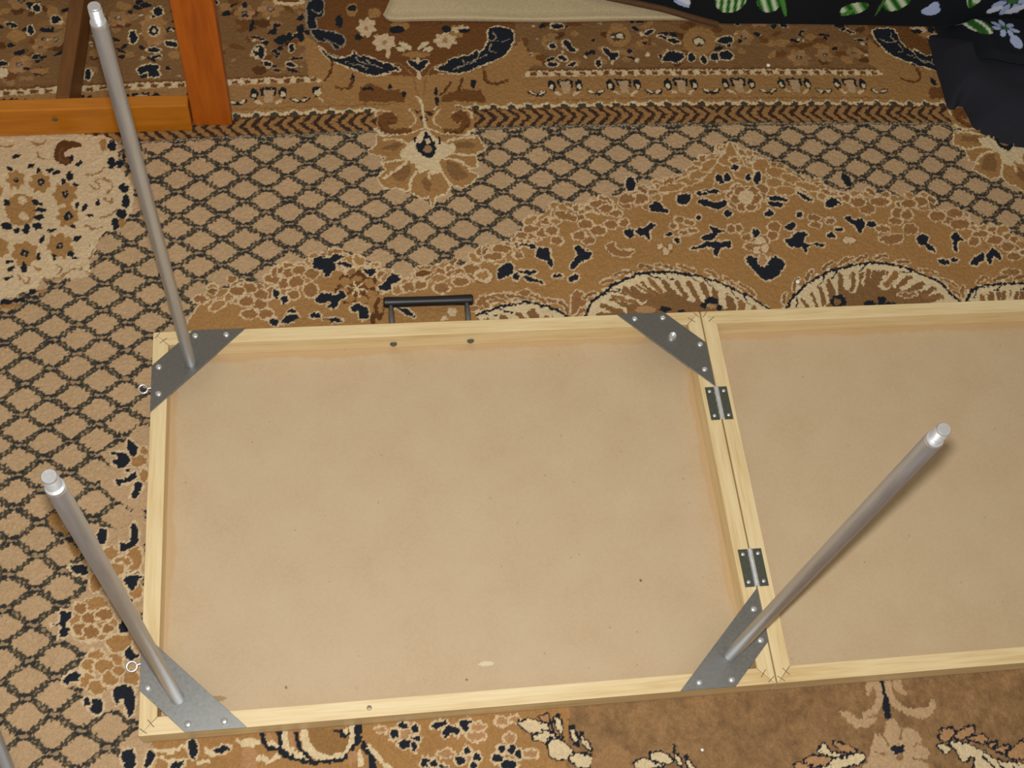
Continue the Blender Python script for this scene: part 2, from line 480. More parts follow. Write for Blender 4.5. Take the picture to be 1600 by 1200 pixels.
paint('''
x E C - 610,150,110,100/1330,190,150,130
x E O - 600,150,70,40/1330,195,60,45
x E W - 620,150,30,18/555,155,20,14/1325,185,45,18/1300,205,22,18/1355,205,22,18
x B K L 115,200 160,185 190,240 230,265 200,290 150,260/470,260 520,260 545,295 600,290 600,330 555,370 520,330/1000,370 1040,300 1090,280 1180,300 1180,350 1130,385 1080,370/1480,190 1560,150 1620,160 1620,210 1540,210
x E K L 1100,190,60,22,15/1000,155,45,14,10/880,115,45,20,-25/1260,340,30,40/1370,360,25,35,-15/1470,335,40,35/1570,320,60,40/110,345,45,20,15/20,400,50,18/190,400,45,14,-15/430,390,25,35/60,60,60,20/20,240,30,22
x E W - 815,130,20,16/870,315,24,20/775,360,22,18/240,265,18,14/550,390,14,14/320,340,14,12
y E K - 15,50,25,35/90,260,22,60,20/20,160,40,14
y E W - 480,10,170,45/140,515,28,28/150,590,20,16/500,500,20,40
y E H - 480,-15,130,40
y E K L 165,540,60,70
y E W - 140,515,26,26/148,592,18,14
y E K L 505,500,28,45/255,665,36,30/500,670,50,22,10
y B K - 250,330 300,310 310,250 340,235 395,260 350,290 350,350 280,355/320,420 400,370 550,370 560,280 620,240 640,300 660,360 600,440 560,390 470,420 390,460/560,200 600,150 630,160 620,200 590,215
y E K S 360,730,50,12,5/560,605,70,10/340,540,45,18,25/130,385,55,10
a E C - 950,190,70,70/360,130,50,50/330,80,40,40
a E K L 960,190,30,30/350,120,30,25
a E W - 965,190,12,12/380,140,12,10
a B K W 860,430 920,400 990,410 980,440 1000,470 940,480 920,450 880,460
a E K W 550,460,20,35/830,230,25,40/990,70,28,28/ 960,310,45,14/1070,270,40,18,15/190,185,18,30/230,50,22,28
a E W - 20,450,30,30
a E C - 1090,340,40,30/600,330,40,30/100,220,60,40/250,440,60,20
''')

PALMETTE = '''
b P C - 300,200 400,300 480,370 600,420 760,480 900,450 1040,480 1150,460 1280,455 1420,430 1580,330 1660,240 1740,400 1660,480 1690,560 1700,640 1140,645 1100,690 950,690 900,640 430,640 400,590 430,500 330,470 310,330
b P H - 330,-120 330,190 450,340 600,410 760,460 1020,480 1260,440 1560,340 1620,180 1640,-120
b E C - 600,60,40,40/1000,340,90,20/ 900,160,60,30/ 740,80,40,30/1240,200,60,40
b B K Y 325,20 410,-10 420,90 370,110 375,170 330,170 320,90/350,190 470,195 540,230 550,270 500,300 460,260 390,250
b B K W 400,290 440,330 500,360 590,350 610,320 640,350 700,350 760,380 840,400 895,435 820,450 760,468 690,460 600,425 500,385 450,360
b B K W 1120,425 1180,400 1220,370 1290,350 1330,350 1380,310 1400,330 1450,260 1450,190 1500,170 1600,190 1600,270 1560,335 1470,385 1380,420 1260,455 1180,440
b S2 Y - 440,345 470,335 520,360/620,350 640,380 700,400/690,370 720,400 790,420/1290,370 1300,400 1260,430/1390,330 1380,370 1340,400/1470,270 1460,310 1500,330/345,60 390,80 410,70/1480,200 1500,230 1480,250
b S2 Y - 420,240 480,265 530,290/ 560,390 640,405 700,430/1230,430 1330,390 1450,340/1440,240 1520,260 1590,240
b R L - 690,170,62,65/800,262,78,58/1182,250,78,52/1280,180,60,24
b E A - 690,170,14/803,262,16/1182,250,18
b E L - 825,320,14,50
b E W - 935,285,45,16,30/1045,280,40,16,-35/905,305,30,14,20/1075,305,30,14,-15
b E K - 1190,180,32,20/880,185,50,25/1010,385,65,22/520,130,24,40/640,230,28,16/600,50,30,20/1300,190,40,14
b B K L 950,380 985,375 1010,400 1040,375 1075,375 1060,410 1020,440 990,420
b E L - 1010,375,16,14/1020,470,14,26
b S3 M - 840,390 900,400 980,470 1000,560 1030,620/1180,390 1100,420 1060,500 1050,600
b P H - 640,600 650,540 720,520 800,560 900,560 930,600 925,635 640,635
b P H - 1150,630 1180,590 1260,560 1400,560 1430,600 1440,635
b E K - 605,490,14,30/840,540,16,16/925,585,14,22/1360,520,18,28/700,550,40,10/1125,570,12,25/1130,630,14,30
b S4 D - 1220,510 1180,570 1150,590/1290,490 1270,560/480,370 465,450 430,500
b S5 H - 600,500 590,540 540,555 500,540/1430,440 1440,500 1500,520 1570,500
b S3 D - 600,510 570,550 520,552/1420,440 1435,505 1500,525 1560,505
b E W - 390,578,20,24
b P C - 760,660 960,640 1060,800 1140,640 1360,690 1370,820 1200,850 1060,830 900,850 750,800
b S5 W - 1000,600 1035,640 1050,740 1060,800/745,800 800,840 900,850 1000,830/1360,810 1300,840 1200,850 1110,830
b S4 L - 745,720 760,690 820,690 870,720/1350,740 1340,700 1290,690 1230,700
b B H - 760,740 790,710 850,700 890,740 860,770 830,760 840,800 960,800 960,830 820,825 770,790
b B H - 1340,750 1310,700 1250,690 1220,730 1250,760 1290,750 1260,800 1180,800 1180,830 1280,820 1330,790
b S3 D - 860,770 830,765 835,740 870,735/1250,765 1285,750 1275,725 1245,720/ 765,760 800,815 900,835/ 1330,770 1290,815 1190,832
b S3 L - 950,680 990,720 1000,760 960,790/1150,680 1120,720 1110,760 1150,790
b P C W 760,850 960,840 1060,800 1150,835 1380,850 1430,930 1370,960 1380,1040 1320,1060 1390,1100 1300,1170 1220,1150 1180,1210 1120,1230 1105,1290 1080,1230 1020,1230 960,1190 890,1170 800,1170 760,1110 820,1060 790,1010 820,980 700,950 760,900
b B W - 900,960 950,900 1000,860 1060,810 1120,850 1180,890 1240,900 1240,950 1180,980 1150,1010 1160,1060 1110,1090 1070,1060 1020,1080 990,1020 930,1000
b P B - 780,930 860,890 920,890 880,940/1230,890 1340,880 1380,910 1260,930/830,1090 900,1040 960,1020 970,1080 900,1140/1190,1000 1260,1020 1330,1100 1250,1130 1200,1080/1020,1150 1060,1100 1100,1150 1160,1150 1090,1200
b P C - 1000,1190 1030,1120 1060,1200/1080,1200 1120,1120 1150,1180
b S4 W - 1000,1070 970,1130 960,1190/1150,1050 1180,1100 1210,1150/940,1000 870,1000 800,1015/1220,950 1300,965 1380,965/1080,1080 1090,1120/960,900 890,870 800,870/1200,880 1280,860 1370,860/940,1010 880,1060 800,1110/1180,990 1260,1000 1340,1050
b B K - 1060,830 1100,860 1130,930 1080,990 1020,950 1000,900 1040,880
b E S - 1075,930,28,28
b B K - 980,870 1000,850 1000,890/1140,850 1155,880 1140,900
b E L - 1075,880,16,16
'''
paint(PALMETTE)
paint(PALMETTE, mirror=True)

# ---- medallion ground with a leafy broken edge
EDGE = [('f', [(-280, 600), (-200, 640), (-100, 560), (20, 600), (150, 500), (190, 475), (340, 440), (390, 395), (560, 385), (620, 420), (740, 465), (810, 520), (900, 540), (1000, 530), (1060, 470), (1200, 440), (1250, 490), (1400, 400), (1440, 365), (1580, 330)]),
        ('g', [(60, 290), (110, 200), (230, 110), (350, 95), (450, 95), (540, 50)]),
        ('c', [(760, 1195), (890, 1160), (1040, 1110), (1180, 990), (1280, 960), (1360, 890), (1450, 960), (1560, 965)]),
        ('d', [(0, 1020), (100, 1060), (250, 1130), (330, 1160), (410, 1200)]),
        ('h', [(600, 0), (820, 30), (1000, 40), (1060, 110), (1250, 150), (1300, 240), (1440, 240), (1540, 300), (1680, 330)])]
edge_px = []
for cr, ps in EDGE:
    ox, oy, s = CROPS[cr]; edge_px += [(ox + x / s, oy + y / s) for x, y in ps]
edge_w = np.array([at(x, y)[:2] for x, y in edge_px])
body = np.vstack([edge_w, [[1.54, -0.02], [1.54, -0.3], [0.0, -0.3], [0.02, 0.0]]])
fill(body, 'C', 'L', 0.0022)
ep = smooth(edge_w, False, 10)
for k in range(0, len(ep) - 1, 4):
    p = ep[k]; tng = ep[min(k + 1, len(ep) - 1)] - p; nrm = np.array([tng[1], -tng[0]]); nrm /= np.linalg.norm(nrm) + 1e-9
    for rep in range(2):
        q_ = p + nrm * random.uniform(-0.004, 0.022); a = random.uniform(-0.9, 0.9)
        aa = np.linspace(0, 2 * math.pi, 12, endpoint=False); ru, rv = random.uniform(0.006, 0.013), random.uniform(0.004, 0.0075)
        pts = np.stack([q_[0] + ru * np.cos(aa) * math.cos(a) - rv * np.sin(aa) * math.sin(a), q_[1] + ru * np.cos(aa) * math.sin(a) + rv * np.sin(aa) * math.cos(a)], 1)
        fill(pts, random.choice('CMMCB'), 'L', random.uniform(0.0016, 0.0032))

paint('''
c B C L 1290,1000 1330,960 1360,885 1400,950 1440,1020 1330,1030
c E C L 1100,1130,90,25,-15/1180,1080,80,25,-25/1230,1030,60,25,-40/1560,1040,50,50/1000,1170,90,22,-12/1450,1080,60,40/1340,1160,80,30
c E K L 1300,1115,24,34,-35/1345,1110,22,26/1395,1048,26,18/1535,1110,22,40,10/1480,1110,14,24/740,1145,30,50/1240,1195,60,14
c E M L 1410,1180,40,30/1470,1190,40,30/1560,1180,40,30/1390,1000,30,18
d E C L 60,1080,70,30,20/150,1120,70,25,20/250,1165,80,20,15/40,1140,50,30/110,1190,60,25
d E K - 490,1120,22,48,-32
g E M L 460,200,45,28/540,240,50,28/480,300,40,25/420,270,40,25/190,250,45,28/250,240,40,25/280,300,35,25/120,230,50,20/340,150,70,25,15/650,130,40,20/540,70,60,20/700,190,30,25/800,40,50,30/720,40,50,30/860,90,40,20/60,270,40,22/620,200,40,22/590,100,45,22
g B M L 590,330 640,310 650,350 720,365 760,355 730,400 650,390 600,360
g E M L 1045,170,30,18/1010,210,22,18/1110,190,35,15/1080,250,35,15/1130,240,30,14/1370,230,22,28/1420,225,20,25/1460,70,40,30/1400,75,40,25/1520,80,30,25/1380,20,40,25/1560,30,40,25/1470,280,30,20/1490,340,40,20/1580,300,30,30
g E L M 930,340,20,20/965,370,25,20/990,340,15,20
g B K L 860,90 890,60 930,70 940,90 975,110 970,130 930,120 880,120/1035,20 1110,10 1115,40 1080,80 1040,70/1160,60 1200,40 1260,60 1330,50 1340,80 1280,110 1240,90 1180,75/705,240 760,230 755,280 715,275/770,235 840,215 860,190 900,205 860,240 860,300 830,270 790,265
g E K L 1350,135,28,18/1165,155,15,18/1190,8,40,12/980,265,28,10,-10/1035,298,18,20/1520,255,26,28/95,332,55,9,12/25,525,22,25/285,522,36,12
g B K L 1240,205 1280,225 1330,240 1290,265 1250,300 1200,300 1190,280 1230,260 1250,250/1120,350 1180,330 1230,310 1300,310 1370,310 1365,350 1310,350 1280,400 1260,380 1260,345 1200,345 1150,360
g B K L 150,390 170,350 230,350 240,400 260,450 240,470 215,430 160,410/390,350 420,335 450,360 490,370 490,410 440,430 400,470 360,470 390,420 410,390/40,490 140,490 145,508 70,512/70,518 130,535 195,560 190,575 120,555 80,538/355,540 390,515 410,510 410,540 370,560
h E M L 290,160,40,20/300,205,35,18/390,180,30,22/620,100,50,35/700,60,60,25/560,60,50,25/820,130,45,30/800,180,40,20/870,140,35,30/1130,165,50,30/1200,200,60,30/1060,150,50,30/1170,130,50,25/720,230,45,20/890,230,45,30/1330,260,50,20/1420,300,50,25/1500,340,40,25/1540,400,40,25/40,215,40,28/30,270,35,22/950,60,50,30/880,70,50,25/1520,500,60,20
h B M L 690,290 790,260 840,270 830,310 760,320
h E L M 510,300,40,20
h B K L 180,0 240,20 280,55 230,45/360,60 400,35 460,65 420,80 370,95/480,165 510,145 535,175 580,165 610,195 590,245 565,250 540,205/105,220 150,190 175,210 150,240/160,260 200,245 250,260 230,290 240,320 350,320 340,335 260,335 240,380 210,340 150,345 105,300 150,285
h E K L 60,40,70,15,8/50,75,50,18,10/10,130,28,20/200,140,20,22/650,200,30,20,15/395,270,28,18,20/440,232,28,12/1100,435,35,18,10/1170,425,25,12
h B K L 930,290 960,260 1010,280 990,310 1030,340 1050,375 1010,360 980,330 950,330/1140,280 1180,250 1200,280 1230,300 1190,310 1180,370 1160,350 1160,300/1265,440 1300,400 1350,380 1350,420 1300,460/1370,390 1410,350 1460,400 1450,420 1410,400 1400,440 1375,440
f E M L 210,500,40,30/270,490,45,30/350,510,45,30/180,570,40,30/250,560,45,35/340,610,45,45/230,640,40,25/30,640,40,30/20,700,45,30/60,760,45,30/-40,600,45,30/-60,680,45,30/-40,760,50,30/-120,620,45,28/-150,540,30,20/960,590,45,25/1030,580,40,25/1160,600,50,30/1350,480,50,30/1480,400,60,25/1540,350,60,25/1240,500,60,15,-20/1280,560,50,25
f E L M 1420,520,60,45
f E C - 1420,520,38,26
f B H L 1000,510 1060,480 1100,500 1040,530
f S2 L - 900,540 1000,540 1100,560 1180,550 1240,500
f R D - 630,600,140,110
f E C - 560,560,40,26/630,545,34,26/700,570,38,26/720,630,38,26/660,670,38,26/580,660,38,26/545,610,30,22
f E H - 630,600,60,45
f S2 W - 560,590 630,600 700,620/610,560 630,600 650,650/670,560 630,600 600,640
f B K L 350,440 390,400 450,410 490,390 560,400 520,420 500,440 490,480 440,530 420,490 370,480/500,440 560,435 600,455 560,465/670,490 720,470 750,480 740,510 720,530 690,510/760,590 800,570 820,540 860,505 910,540 880,560 840,580 850,610 790,615/390,640 450,625 500,640 530,610 560,650 520,680 500,720 450,715 470,680 380,690/590,720 640,700 700,730 690,790 650,790 640,750 600,745
f E K L 125,635,22,28/180,670,22,24/225,750,25,25/370,770,35,18/110,810,30,22/480,800,60,12
f B K L 160,820 190,770 250,760 270,800/870,720 940,730 1000,775 960,775 900,740/1510,540 1520,480 1590,440 1610,500 1540,540
f E D - 770,730,30,70/730,790,20,40
f E C - 780,720,16,40/ 270,800,30,18/440,810,30,12
f E L - 1230,750,30,25/1180,790,30,14
f B M L 1370,740 1400,660 1500,640 1600,630 1600,670 1500,690 1420,740
g B M L 10,680 30,630 90,610 140,640 150,665 300,670 310,690 200,690/380,770 375,640 430,620 480,700 465,770
''')


paint('''
p B K L 1166,405 1171,399 1176,400 1184,404 1188,414 1197,416 1205,403 1216,401 1227,412 1222,422 1216,429 1203,438 1190,435 1177,421
p E A L 1192,406,6,9
p E L M 1188,378,9,8/1184,390,7,7/1196,388,7,7
p E K L 1181,364,6,7
p E M L 1152,312,10,7,30/1160,323,8,7/1173,323,8,7/1181,311,10,7,-30/1156,298,9,6/1177,298,9,6
p E L - 1166,306,13,10
''')

# arches of cream plumes
def plume(cr, ps, sgn, seed):
    rr = random.Random(seed)
    ox, oy, s = CROPS[cr]
    p = smooth(np.array([at(ox + x / s, oy + y / s)[:2] for x, y in ps]), False, 12)
    seg = np.r_[0, np.cumsum(np.linalg.norm(np.diff(p, axis=0), axis=1))]
    L = seg[-1]
    P = lambda q: np.array([np.interp(q, seg, p[:, 0]), np.interp(q, seg, p[:, 1])])
    N = lambda q: (lambda tt: np.array([tt[1], -tt[0]]) / (np.linalg.norm(tt) + 1e-9))(P(min(q + .004, L)) - P(max(q - .004, 0)))
    # ground within
    low = p.copy(); low[:, 1] = np.minimum(low[:, 1] - 0.10, -0.04)
    fill(np.vstack([p, low[::-1]]), 'B')
    inner = np.array([P(q) + N(q) * 0.014 for q in np.linspace(0, L, 40)])
    band_ = np.vstack([p, inner[::-1]]); fill(band_, 'W')
    q = 0.004
    while q < L:
        ln = rr.uniform(0.028, 0.044); a = P(q); n_ = N(q); tdir = np.array([-n_[1], n_[0]])
        bow = tdir * rr.uniform(0.006, 0.020) * sgn
        stroke(smooth([a, a + n_ * ln * 0.5 + bow * 0.3, a + n_ * ln + bow], False), 'W', rr.uniform(0.009, 0.014))
        q += rr.uniform(0.017, 0.024)
    q = 0.010
    while q < L:
        a = P(q); n_ = N(q); tdir = np.array([-n_[1], n_[0]]); bow = tdir * 0.014 * sgn; s0 = rr.uniform(0.011, 0.018)
        stroke(smooth([a + n_ * s0, a + n_ * (s0 + 0.014) + bow * 0.5, a + n_ * 0.040 + bow], False), rr.choice('BBM'), rr.uniform(0.005, 0.009))
        if rr.random() < 0.45: stroke(smooth([a + n_ * 0.001, a + n_ * 0.008 + tdir * 0.006 * sgn, a + n_ * 0.012 + tdir * 0.016 * sgn], False), 'K', 0.0022)
        q += rr.uniform(0.020, 0.027)
    # fronds outside
    q = 0.012
    while q < L:
        a = P(q); n_ = N(q); tdir = np.array([-n_[1], n_[0]]) * sgn
        c = a - n_ * 0.007; e = c - n_ * 0.005 - tdir * rr.uniform(0.016, 0.026); md = (c + e) / 2 - n_ * 0.002
        stroke(smooth([c, md, e], False), 'L', 0.0088); stroke(smooth([c, md, e], False), rr.choice('MB'), 0.0052)
        q += rr.uniform(0.026, 0.036)
    stroke(p, 'K', 0.0042)


plume('g', [(-220, 770), (-120, 730), (0, 703), (100, 690), (200, 710), (290, 740), (340, 775)], 1, 1)
plume('g', [(460, 780), (500, 690), (560, 640), (620, 590), (700, 550), (800, 510), (950, 500), (1080, 510), (1230, 540), (1350, 590), (1480, 650), (1620, 740)], 1, 2)
plume('h', [(105, 740), (150, 670), (200, 610), (280, 550), (400, 490), (550, 455), (700, 440), (850, 470), (980, 520), (1080, 570), (1160, 650), (1220, 700)], -1, 3)
plume('h', [(1235, 700), (1280, 610), (1380, 580), (1500, 570), (1680, 570)], -1, 4)
paint('''
g E K - 1250,680,45,25/1200,710,20,20/1300,720,20,20/960,730,40,20/1060,742,30,8
g E A - 1250,712,30,16/840,735,70,25
h E K - 440,680,52,40/640,695,40,22/710,680,28,35/770,702,40,14
h E B - 435,685,24,22/680,680,14,20
h E M L 870,640,60,12
''')

# ---- medallion at the far left edge
paint('''
w P L - -80,0 700,50 780,90 800,260 850,330 900,400 880,560 800,680 700,700 660,740 640,820 600,900 600,980 500,1010 280,1000 250,1070 150,1100 0,1150 -80,1150
w B D - 360,150 400,90 470,80 540,100 530,130 470,130 430,160 440,190 490,190 480,230 420,245 370,215
w S4 H - 420,130 400,170 410,210 450,225
w E K - 475,200,16,25
w S3 S - 600,380 640,410 670,390 640,350 700,340 750,380 720,430/580,310 640,310 700,260/570,650 620,670 680,660/680,600 740,580 780,540/600,780 620,820 600,880/480,950 540,940 600,960/300,1010 400,1000 460,960/700,470 740,500 750,470/120,990 180,1040 190,1000/0,110 50,130 90,110/210,80 250,110 300,90/250,160 270,200 310,205 330,170/380,920 420,950 380,985/230,930 270,950
w S4 W - 280,190 310,200 330,170/610,80 660,120 700,150/630,240 690,210 700,170/0,1110 120,1100 200,1060 260,1020/620,770 600,850/560,940 600,950/20,80 90,80/180,70 260,70
w E C - 140,545,105,110/690,110,25,45/810,630,28,38/60,1190,80,22/285,1090,34,16
w E L - 25,590,26,24/155,590,34,30/150,480,28,30
w R C - 105,345,64/270,365,74/435,440,84/455,590,78/400,785,90/165,840,92/-10,800,70/-20,420,40
w E K - 105,345,18/270,362,22/435,440,24/455,590,30/400,785,22/165,835,24
w E Y - 105,345,8/270,362,9/435,440,9/460,592,10/403,787,8/165,838,8
w E K - 105,190,38,14,-25/70,275,24,14,30/205,255,26,14,-30/255,285,15,20/330,280,28,15,-20/375,295,30,12,-15/530,235,30,15,-30/465,320,25,30/425,355,15,18/505,378,26,10/512,512,16,22,10/565,530,16,28,20/600,580,35,10,10/655,500,16,22,10/487,660,22,12,10/345,682,40,11,-8/280,745,18,28,15/515,735,34,15,-25/475,845,22,20/505,870,20,8/355,865,18,20/255,860,15,26/160,935,22,36,-10/75,940,30,18,-30/60,890,38,8,-8/55,1000,40,10,-20/45,500,22,28,-20
w E K - 235,495,25,22/270,505,22,10/270,545,42,15/260,595,38,20,5/245,655,35,25,10/175,675,25,32/110,685,22,22/45,655,40,26/750,120,28,40/750,230,25,45/830,190,12,30/800,240,25,25/830,400,40,28,25/840,490,30,45/815,570,38,32/770,640,22,45/215,1100,50,14,-20/120,1150,45,18/40,1165,40,20
w E W - 330,868,18,26
''')

# ---- flowers left of the table
paint('''
i P T - 790,350 850,260 935,250 935,700 860,760 900,800 890,1200 600,1200 620,900 760,900 830,790 740,730 630,640 640,560 700,520 620,430
j P T - 880,0 560,0 520,120 450,180 380,200 300,300 380,390 440,400 560,470 490,560 400,640 400,690 510,700 540,800 600,880 720,830 780,880 880,900
i E C L 860,480,55,35/900,420,25,25/900,570,25,50/690,1060,70,40/840,1090,45,80/770,1110,50,30/720,1160,60,40
i B C - 300,830 350,810 400,900 420,940 340,910/420,980 480,1020 500,1080 450,1060
i B K L 800,345 860,395 850,445 815,440 795,400/690,425 750,420 800,440 805,480 760,525 700,490 740,470 720,445/720,600 780,590 840,545 855,570 800,610 740,625/850,610 885,620 870,680 820,710 830,660/620,915 665,910 665,990 640,1005 610,980/820,880 855,875 855,990 760,1050 750,990 790,1000 820,960/440,1130 540,1130 540,1190 460,1175
i E K L 830,1190,50,15/800,540,16,10
j B C L 480,180 560,150 650,140 700,250 740,300 700,340 640,390 560,400 470,380 440,280
j E M L 500,200,40,30/570,260,60,40/650,240,55,35/500,330,45,40/570,350,50,40/670,330,35,25
j B C L 670,390 740,370 820,390 800,440 730,470 680,450
j E C L 600,490,50,30/720,520,50,35/560,560,55,40/650,560,60,40/540,650,45,50/610,690,60,40/690,640,50,50/740,590,40,30/820,640,48,52/850,90,40,50/600,40,40,60
j B K L 780,0 880,0 860,30 830,80 790,60/380,210 450,240 410,290 440,340 370,380 380,310 320,300 375,280/400,640 470,590 510,620 460,660 400,670/560,800 590,760 630,770 635,840 600,870 560,840/710,710 740,680 830,700 840,830 800,880 780,800 760,760 740,800 715,770/780,470 820,440 830,480 870,490 840,520 780,510
j E K L 770,320,30,40/820,155,10,20/545,780,20,30
''')

# ---- strip in front of the table
paint('''
p P C - 226,1140 900,1090 900,1290 200,1290 232,1215
p P G - 890,1080 1640,1010 1640,1300 880,1300
j P T - 860,960 900,1000 960,1060 990,1130 960,1240 760,1240 770,1080
j B K L 760,1100 830,1090 840,1210 790,1210/900,1180 930,1090 970,1110 960,1160 930,1190/1175,1040 1220,1030 1230,1120 1190,1130 1175,1080/1320,1110 1370,1070 1440,1065 1420,1090 1360,1120/1065,1170 1150,1160 1130,1205 1070,1205
j S4 W - 960,1080 1060,1100 1150,1060/1280,1080 1350,1125/1480,1030 1560,1060 1620,1040/1000,1140 1080,1150 1170,1140/1240,1170 1300,1160
o P A - -20,560 100,540 160,640 130,760 -20,760
o B N - 620,380 860,360 1050,400 1040,470 1000,560 800,610 700,570 640,480
o S9 W - 580,380 620,520 690,600 800,640 940,620 1020,560 1055,470 1060,330
o S9 W - 400,380 420,520 490,600 610,650
o S6 A - 450,390 460,530
o S7 W - 230,450 280,510 340,550
o S5 K - 180,390 210,520 300,550 380,590 480,640 560,660 640,690 760,680 900,670 980,640 1040,560 1070,520/345,380 360,540 390,590/510,410 550,540 600,600 660,680
o S8 K - 1105,320 1100,480
o S8 K - 1160,520 1200,570 1240,650 1245,760
o E K - 890,375,28,22/970,400,58,45
o E W - 985,385,24,22
o S6 W - 1210,540 1290,610 1340,690 1420,740
o S6 W - 0,490 60,480 130,500/150,640 250,660 340,630/1120,580 1130,700
o E A - 1050,640,50,60/250,440,40,40
q E A L 1030,340,70,35/1010,430,85,45/1250,290,60,40/1330,450,50,45/720,600,80,30/1530,600,70,35/1380,270,50,30/90,370,50,20
q E A - 320,420,45,40/1330,640,40,30/940,650,25,35
q E K L 310,330,45,30/225,410,45,45/420,360,38,35/430,450,50,25/330,510,80,38/410,530,28,38/535,690,60,50/600,700,40,40/690,730,40,20/925,575,30,38/1015,630,35,45/860,665,45,45/985,710,25,40/1215,645,50,45/1250,560,40,35/1350,560,40,45/1420,610,28,40/1330,710,80,40
q B K L 580,330 640,290 720,280 740,310 680,340 620,355/690,430 700,370 780,320 850,370 830,420 760,400 730,445/850,300 930,270 960,280 930,320 940,370 900,395 860,340
r B W K 150,230 190,205 260,220 350,250 360,280 300,290 230,300 170,270/250,340 320,300 400,310 420,340 370,365 290,360/370,360 430,350 500,400 540,450 500,490 400,490 370,430/520,490 580,460 650,470 690,510 640,560 560,540/410,200 450,220 460,290 430,280/520,250 560,310 570,370 540,350/600,320 640,370 680,420 650,420
r B A K 300,190 350,170 370,230/390,230 430,300 470,340 420,310
r E K - 435,180,18,25/610,300,22,18/580,370,14,40/540,270,20,25
r B S - 690,490 760,440 790,400 880,390 900,430 960,450 960,520 900,580 700,580
r B W K 1120,460 1190,450 1270,500 1240,530 1150,520/1010,520 1070,500 1130,520 1200,550 1020,570/1290,450 1310,520 1340,550 1330,500/1370,490 1440,570 1400,570
r E K - 1288,420,16,25/1385,480,14,25
t S9 K - 650,30 680,140 705,285
t B T - 560,130 570,70 630,60 640,120 600,100 580,160/390,265 450,265 540,310 640,300 560,365 480,350/870,240 960,230 990,180 1025,210 1000,270 960,305 880,295/720,60 790,55 800,110 830,150 780,140 740,90
t S9 T - 640,80 650,180 620,250 560,285/710,80 730,180 790,240 870,262
t B T - 600,480 620,410 680,420 700,330 740,300 780,360 850,370 920,420 930,480 980,520 960,600 1010,690 560,690 580,560
t S2 G - 680,430 710,480/800,370 790,440/870,480 930,465/620,520 690,540/860,560 960,590
t B K - 730,485 810,485 805,525 740,530
t B G - 760,540 800,540 790,580 765,580
t B W K 245,510 290,480 330,530 390,540 370,565 290,530/280,640 330,590 420,560 520,540 550,560 520,600 440,625
t B A K 160,580 230,550 330,570 290,610 200,615/350,460 400,470 500,510 450,530 380,500/90,620 130,600 190,620 150,680/1040,430 1060,390 1130,370 1130,420 1080,450/1150,410 1200,380 1270,360 1260,410 1170,440/1230,440 1340,420 1340,460/1370,480 1420,450 1400,490/1420,510 1500,480 1470,530/1500,530 1620,450 1620,560 1520,570
t B W K 1040,490 1110,490 1080,530/1120,460 1200,470 1330,520 1420,580 1520,600 1620,620 1620,700 1300,700 1280,560 1200,580 1150,510
t S3 K - 1330,560 1400,620 1420,690/1430,600 1500,660/1530,620 1600,680
''')
# pile colour varies at random tuft by tuft
grain = 1.0 + 0.10 * (rng.random((NY, NX)) * 2 - 1) + 0.05 * vnoise(0.004) + 0.05 * vnoise(0.05)
g_mask = np.abs(img - PALL['G']).sum(2) < 1e-6
img = np.where(g_mask[..., None], PALL['G'] * (1 + 0.16 * vnoise(0.006) + 0.16 * vnoise(0.016))[..., None] * np.array([1.0, 1.0, 1.0]), img)
img = np.clip(img * grain[..., None], 0.004, 1)
GZ = -0.0008 + 0.0006 * vnoise(0.0028) + 0.0004 * (rng.random((NY, NX)) * 2 - 1)

idx = np.arange(NX * NY).reshape(NY, NX)
cxm = (GX[:-1, :-1] > 0.04) & (GX[:-1, :-1] < 1.46) & (GY[:-1, :-1] > -0.49) & (GY[:-1, :-1] < -0.04)
qd = np.stack([idx[:-1, :-1], idx[:-1, 1:], idx[1:, 1:], idx[1:, :-1]], -1)[~cxm]
used = np.zeros(NX * NY, bool); used[qd.ravel()] = True
remap = np.cumsum(used) - 1; qd = remap[qd]
co = np.stack([GX, GY, GZ], -1).reshape(-1, 3)[used]
cols = np.concatenate([img.reshape(-1, 3), np.ones((NX * NY, 1))], 1)[used]
me = bpy.data.meshes.new('carpet')
me.vertices.add(len(co)); me.vertices.foreach_set('co', co.astype(np.float32).ravel())
me.loops.add(qd.size); me.loops.foreach_set('vertex_index', qd.astype(np.int32).ravel())
me.polygons.add(len(qd)); me.polygons.foreach_set('loop_start', np.arange(0, qd.size, 4, dtype=np.int32))
me.update(calc_edges=True)
at_c = me.attributes.new('weave', 'FLOAT_COLOR', 'POINT'); at_c.data.foreach_set('color', cols.astype(np.float32).ravel())
m, ns, ls, bs = mat('woven_carpet_pile')
an = nd(ns, 'ShaderNodeAttribute'); an.attribute_name = 'weave'
tcn = nd(ns, 'ShaderNodeTexCoord'); n1 = nd(ns, 'ShaderNodeTexNoise'); n1.inputs['Scale'].default_value = 700; n1.inputs['Detail'].default_value = 2
ls.new(tcn.outputs['Object'], n1.inputs['Vector'])
mr = nd(ns, 'ShaderNodeMapRange'); mr.inputs[1].default_value = 0.3; mr.inputs[2].default_value = 0.7; mr.inputs[3].default_value = 0.86; mr.inputs[4].default_value = 1.12
ls.new(n1.outputs[0], mr.inputs[0])
mx = nd(ns, 'ShaderNodeMix', data_type='RGBA', blend_type='MULTIPLY'); mx.inputs[0].default_value = 1.0
ls.new(an.outputs['Color'], mx.inputs[6]); ls.new(mr.outputs[0], mx.inputs[7]); ls.new(mx.outputs[2], bs.inputs['Base Color'])
bs.inputs['Roughness'].default_value = 0.9; bs.inputs['Specular IOR Level'].default_value = 0.1
carpet = link('carpet', me, m, smooth=True)
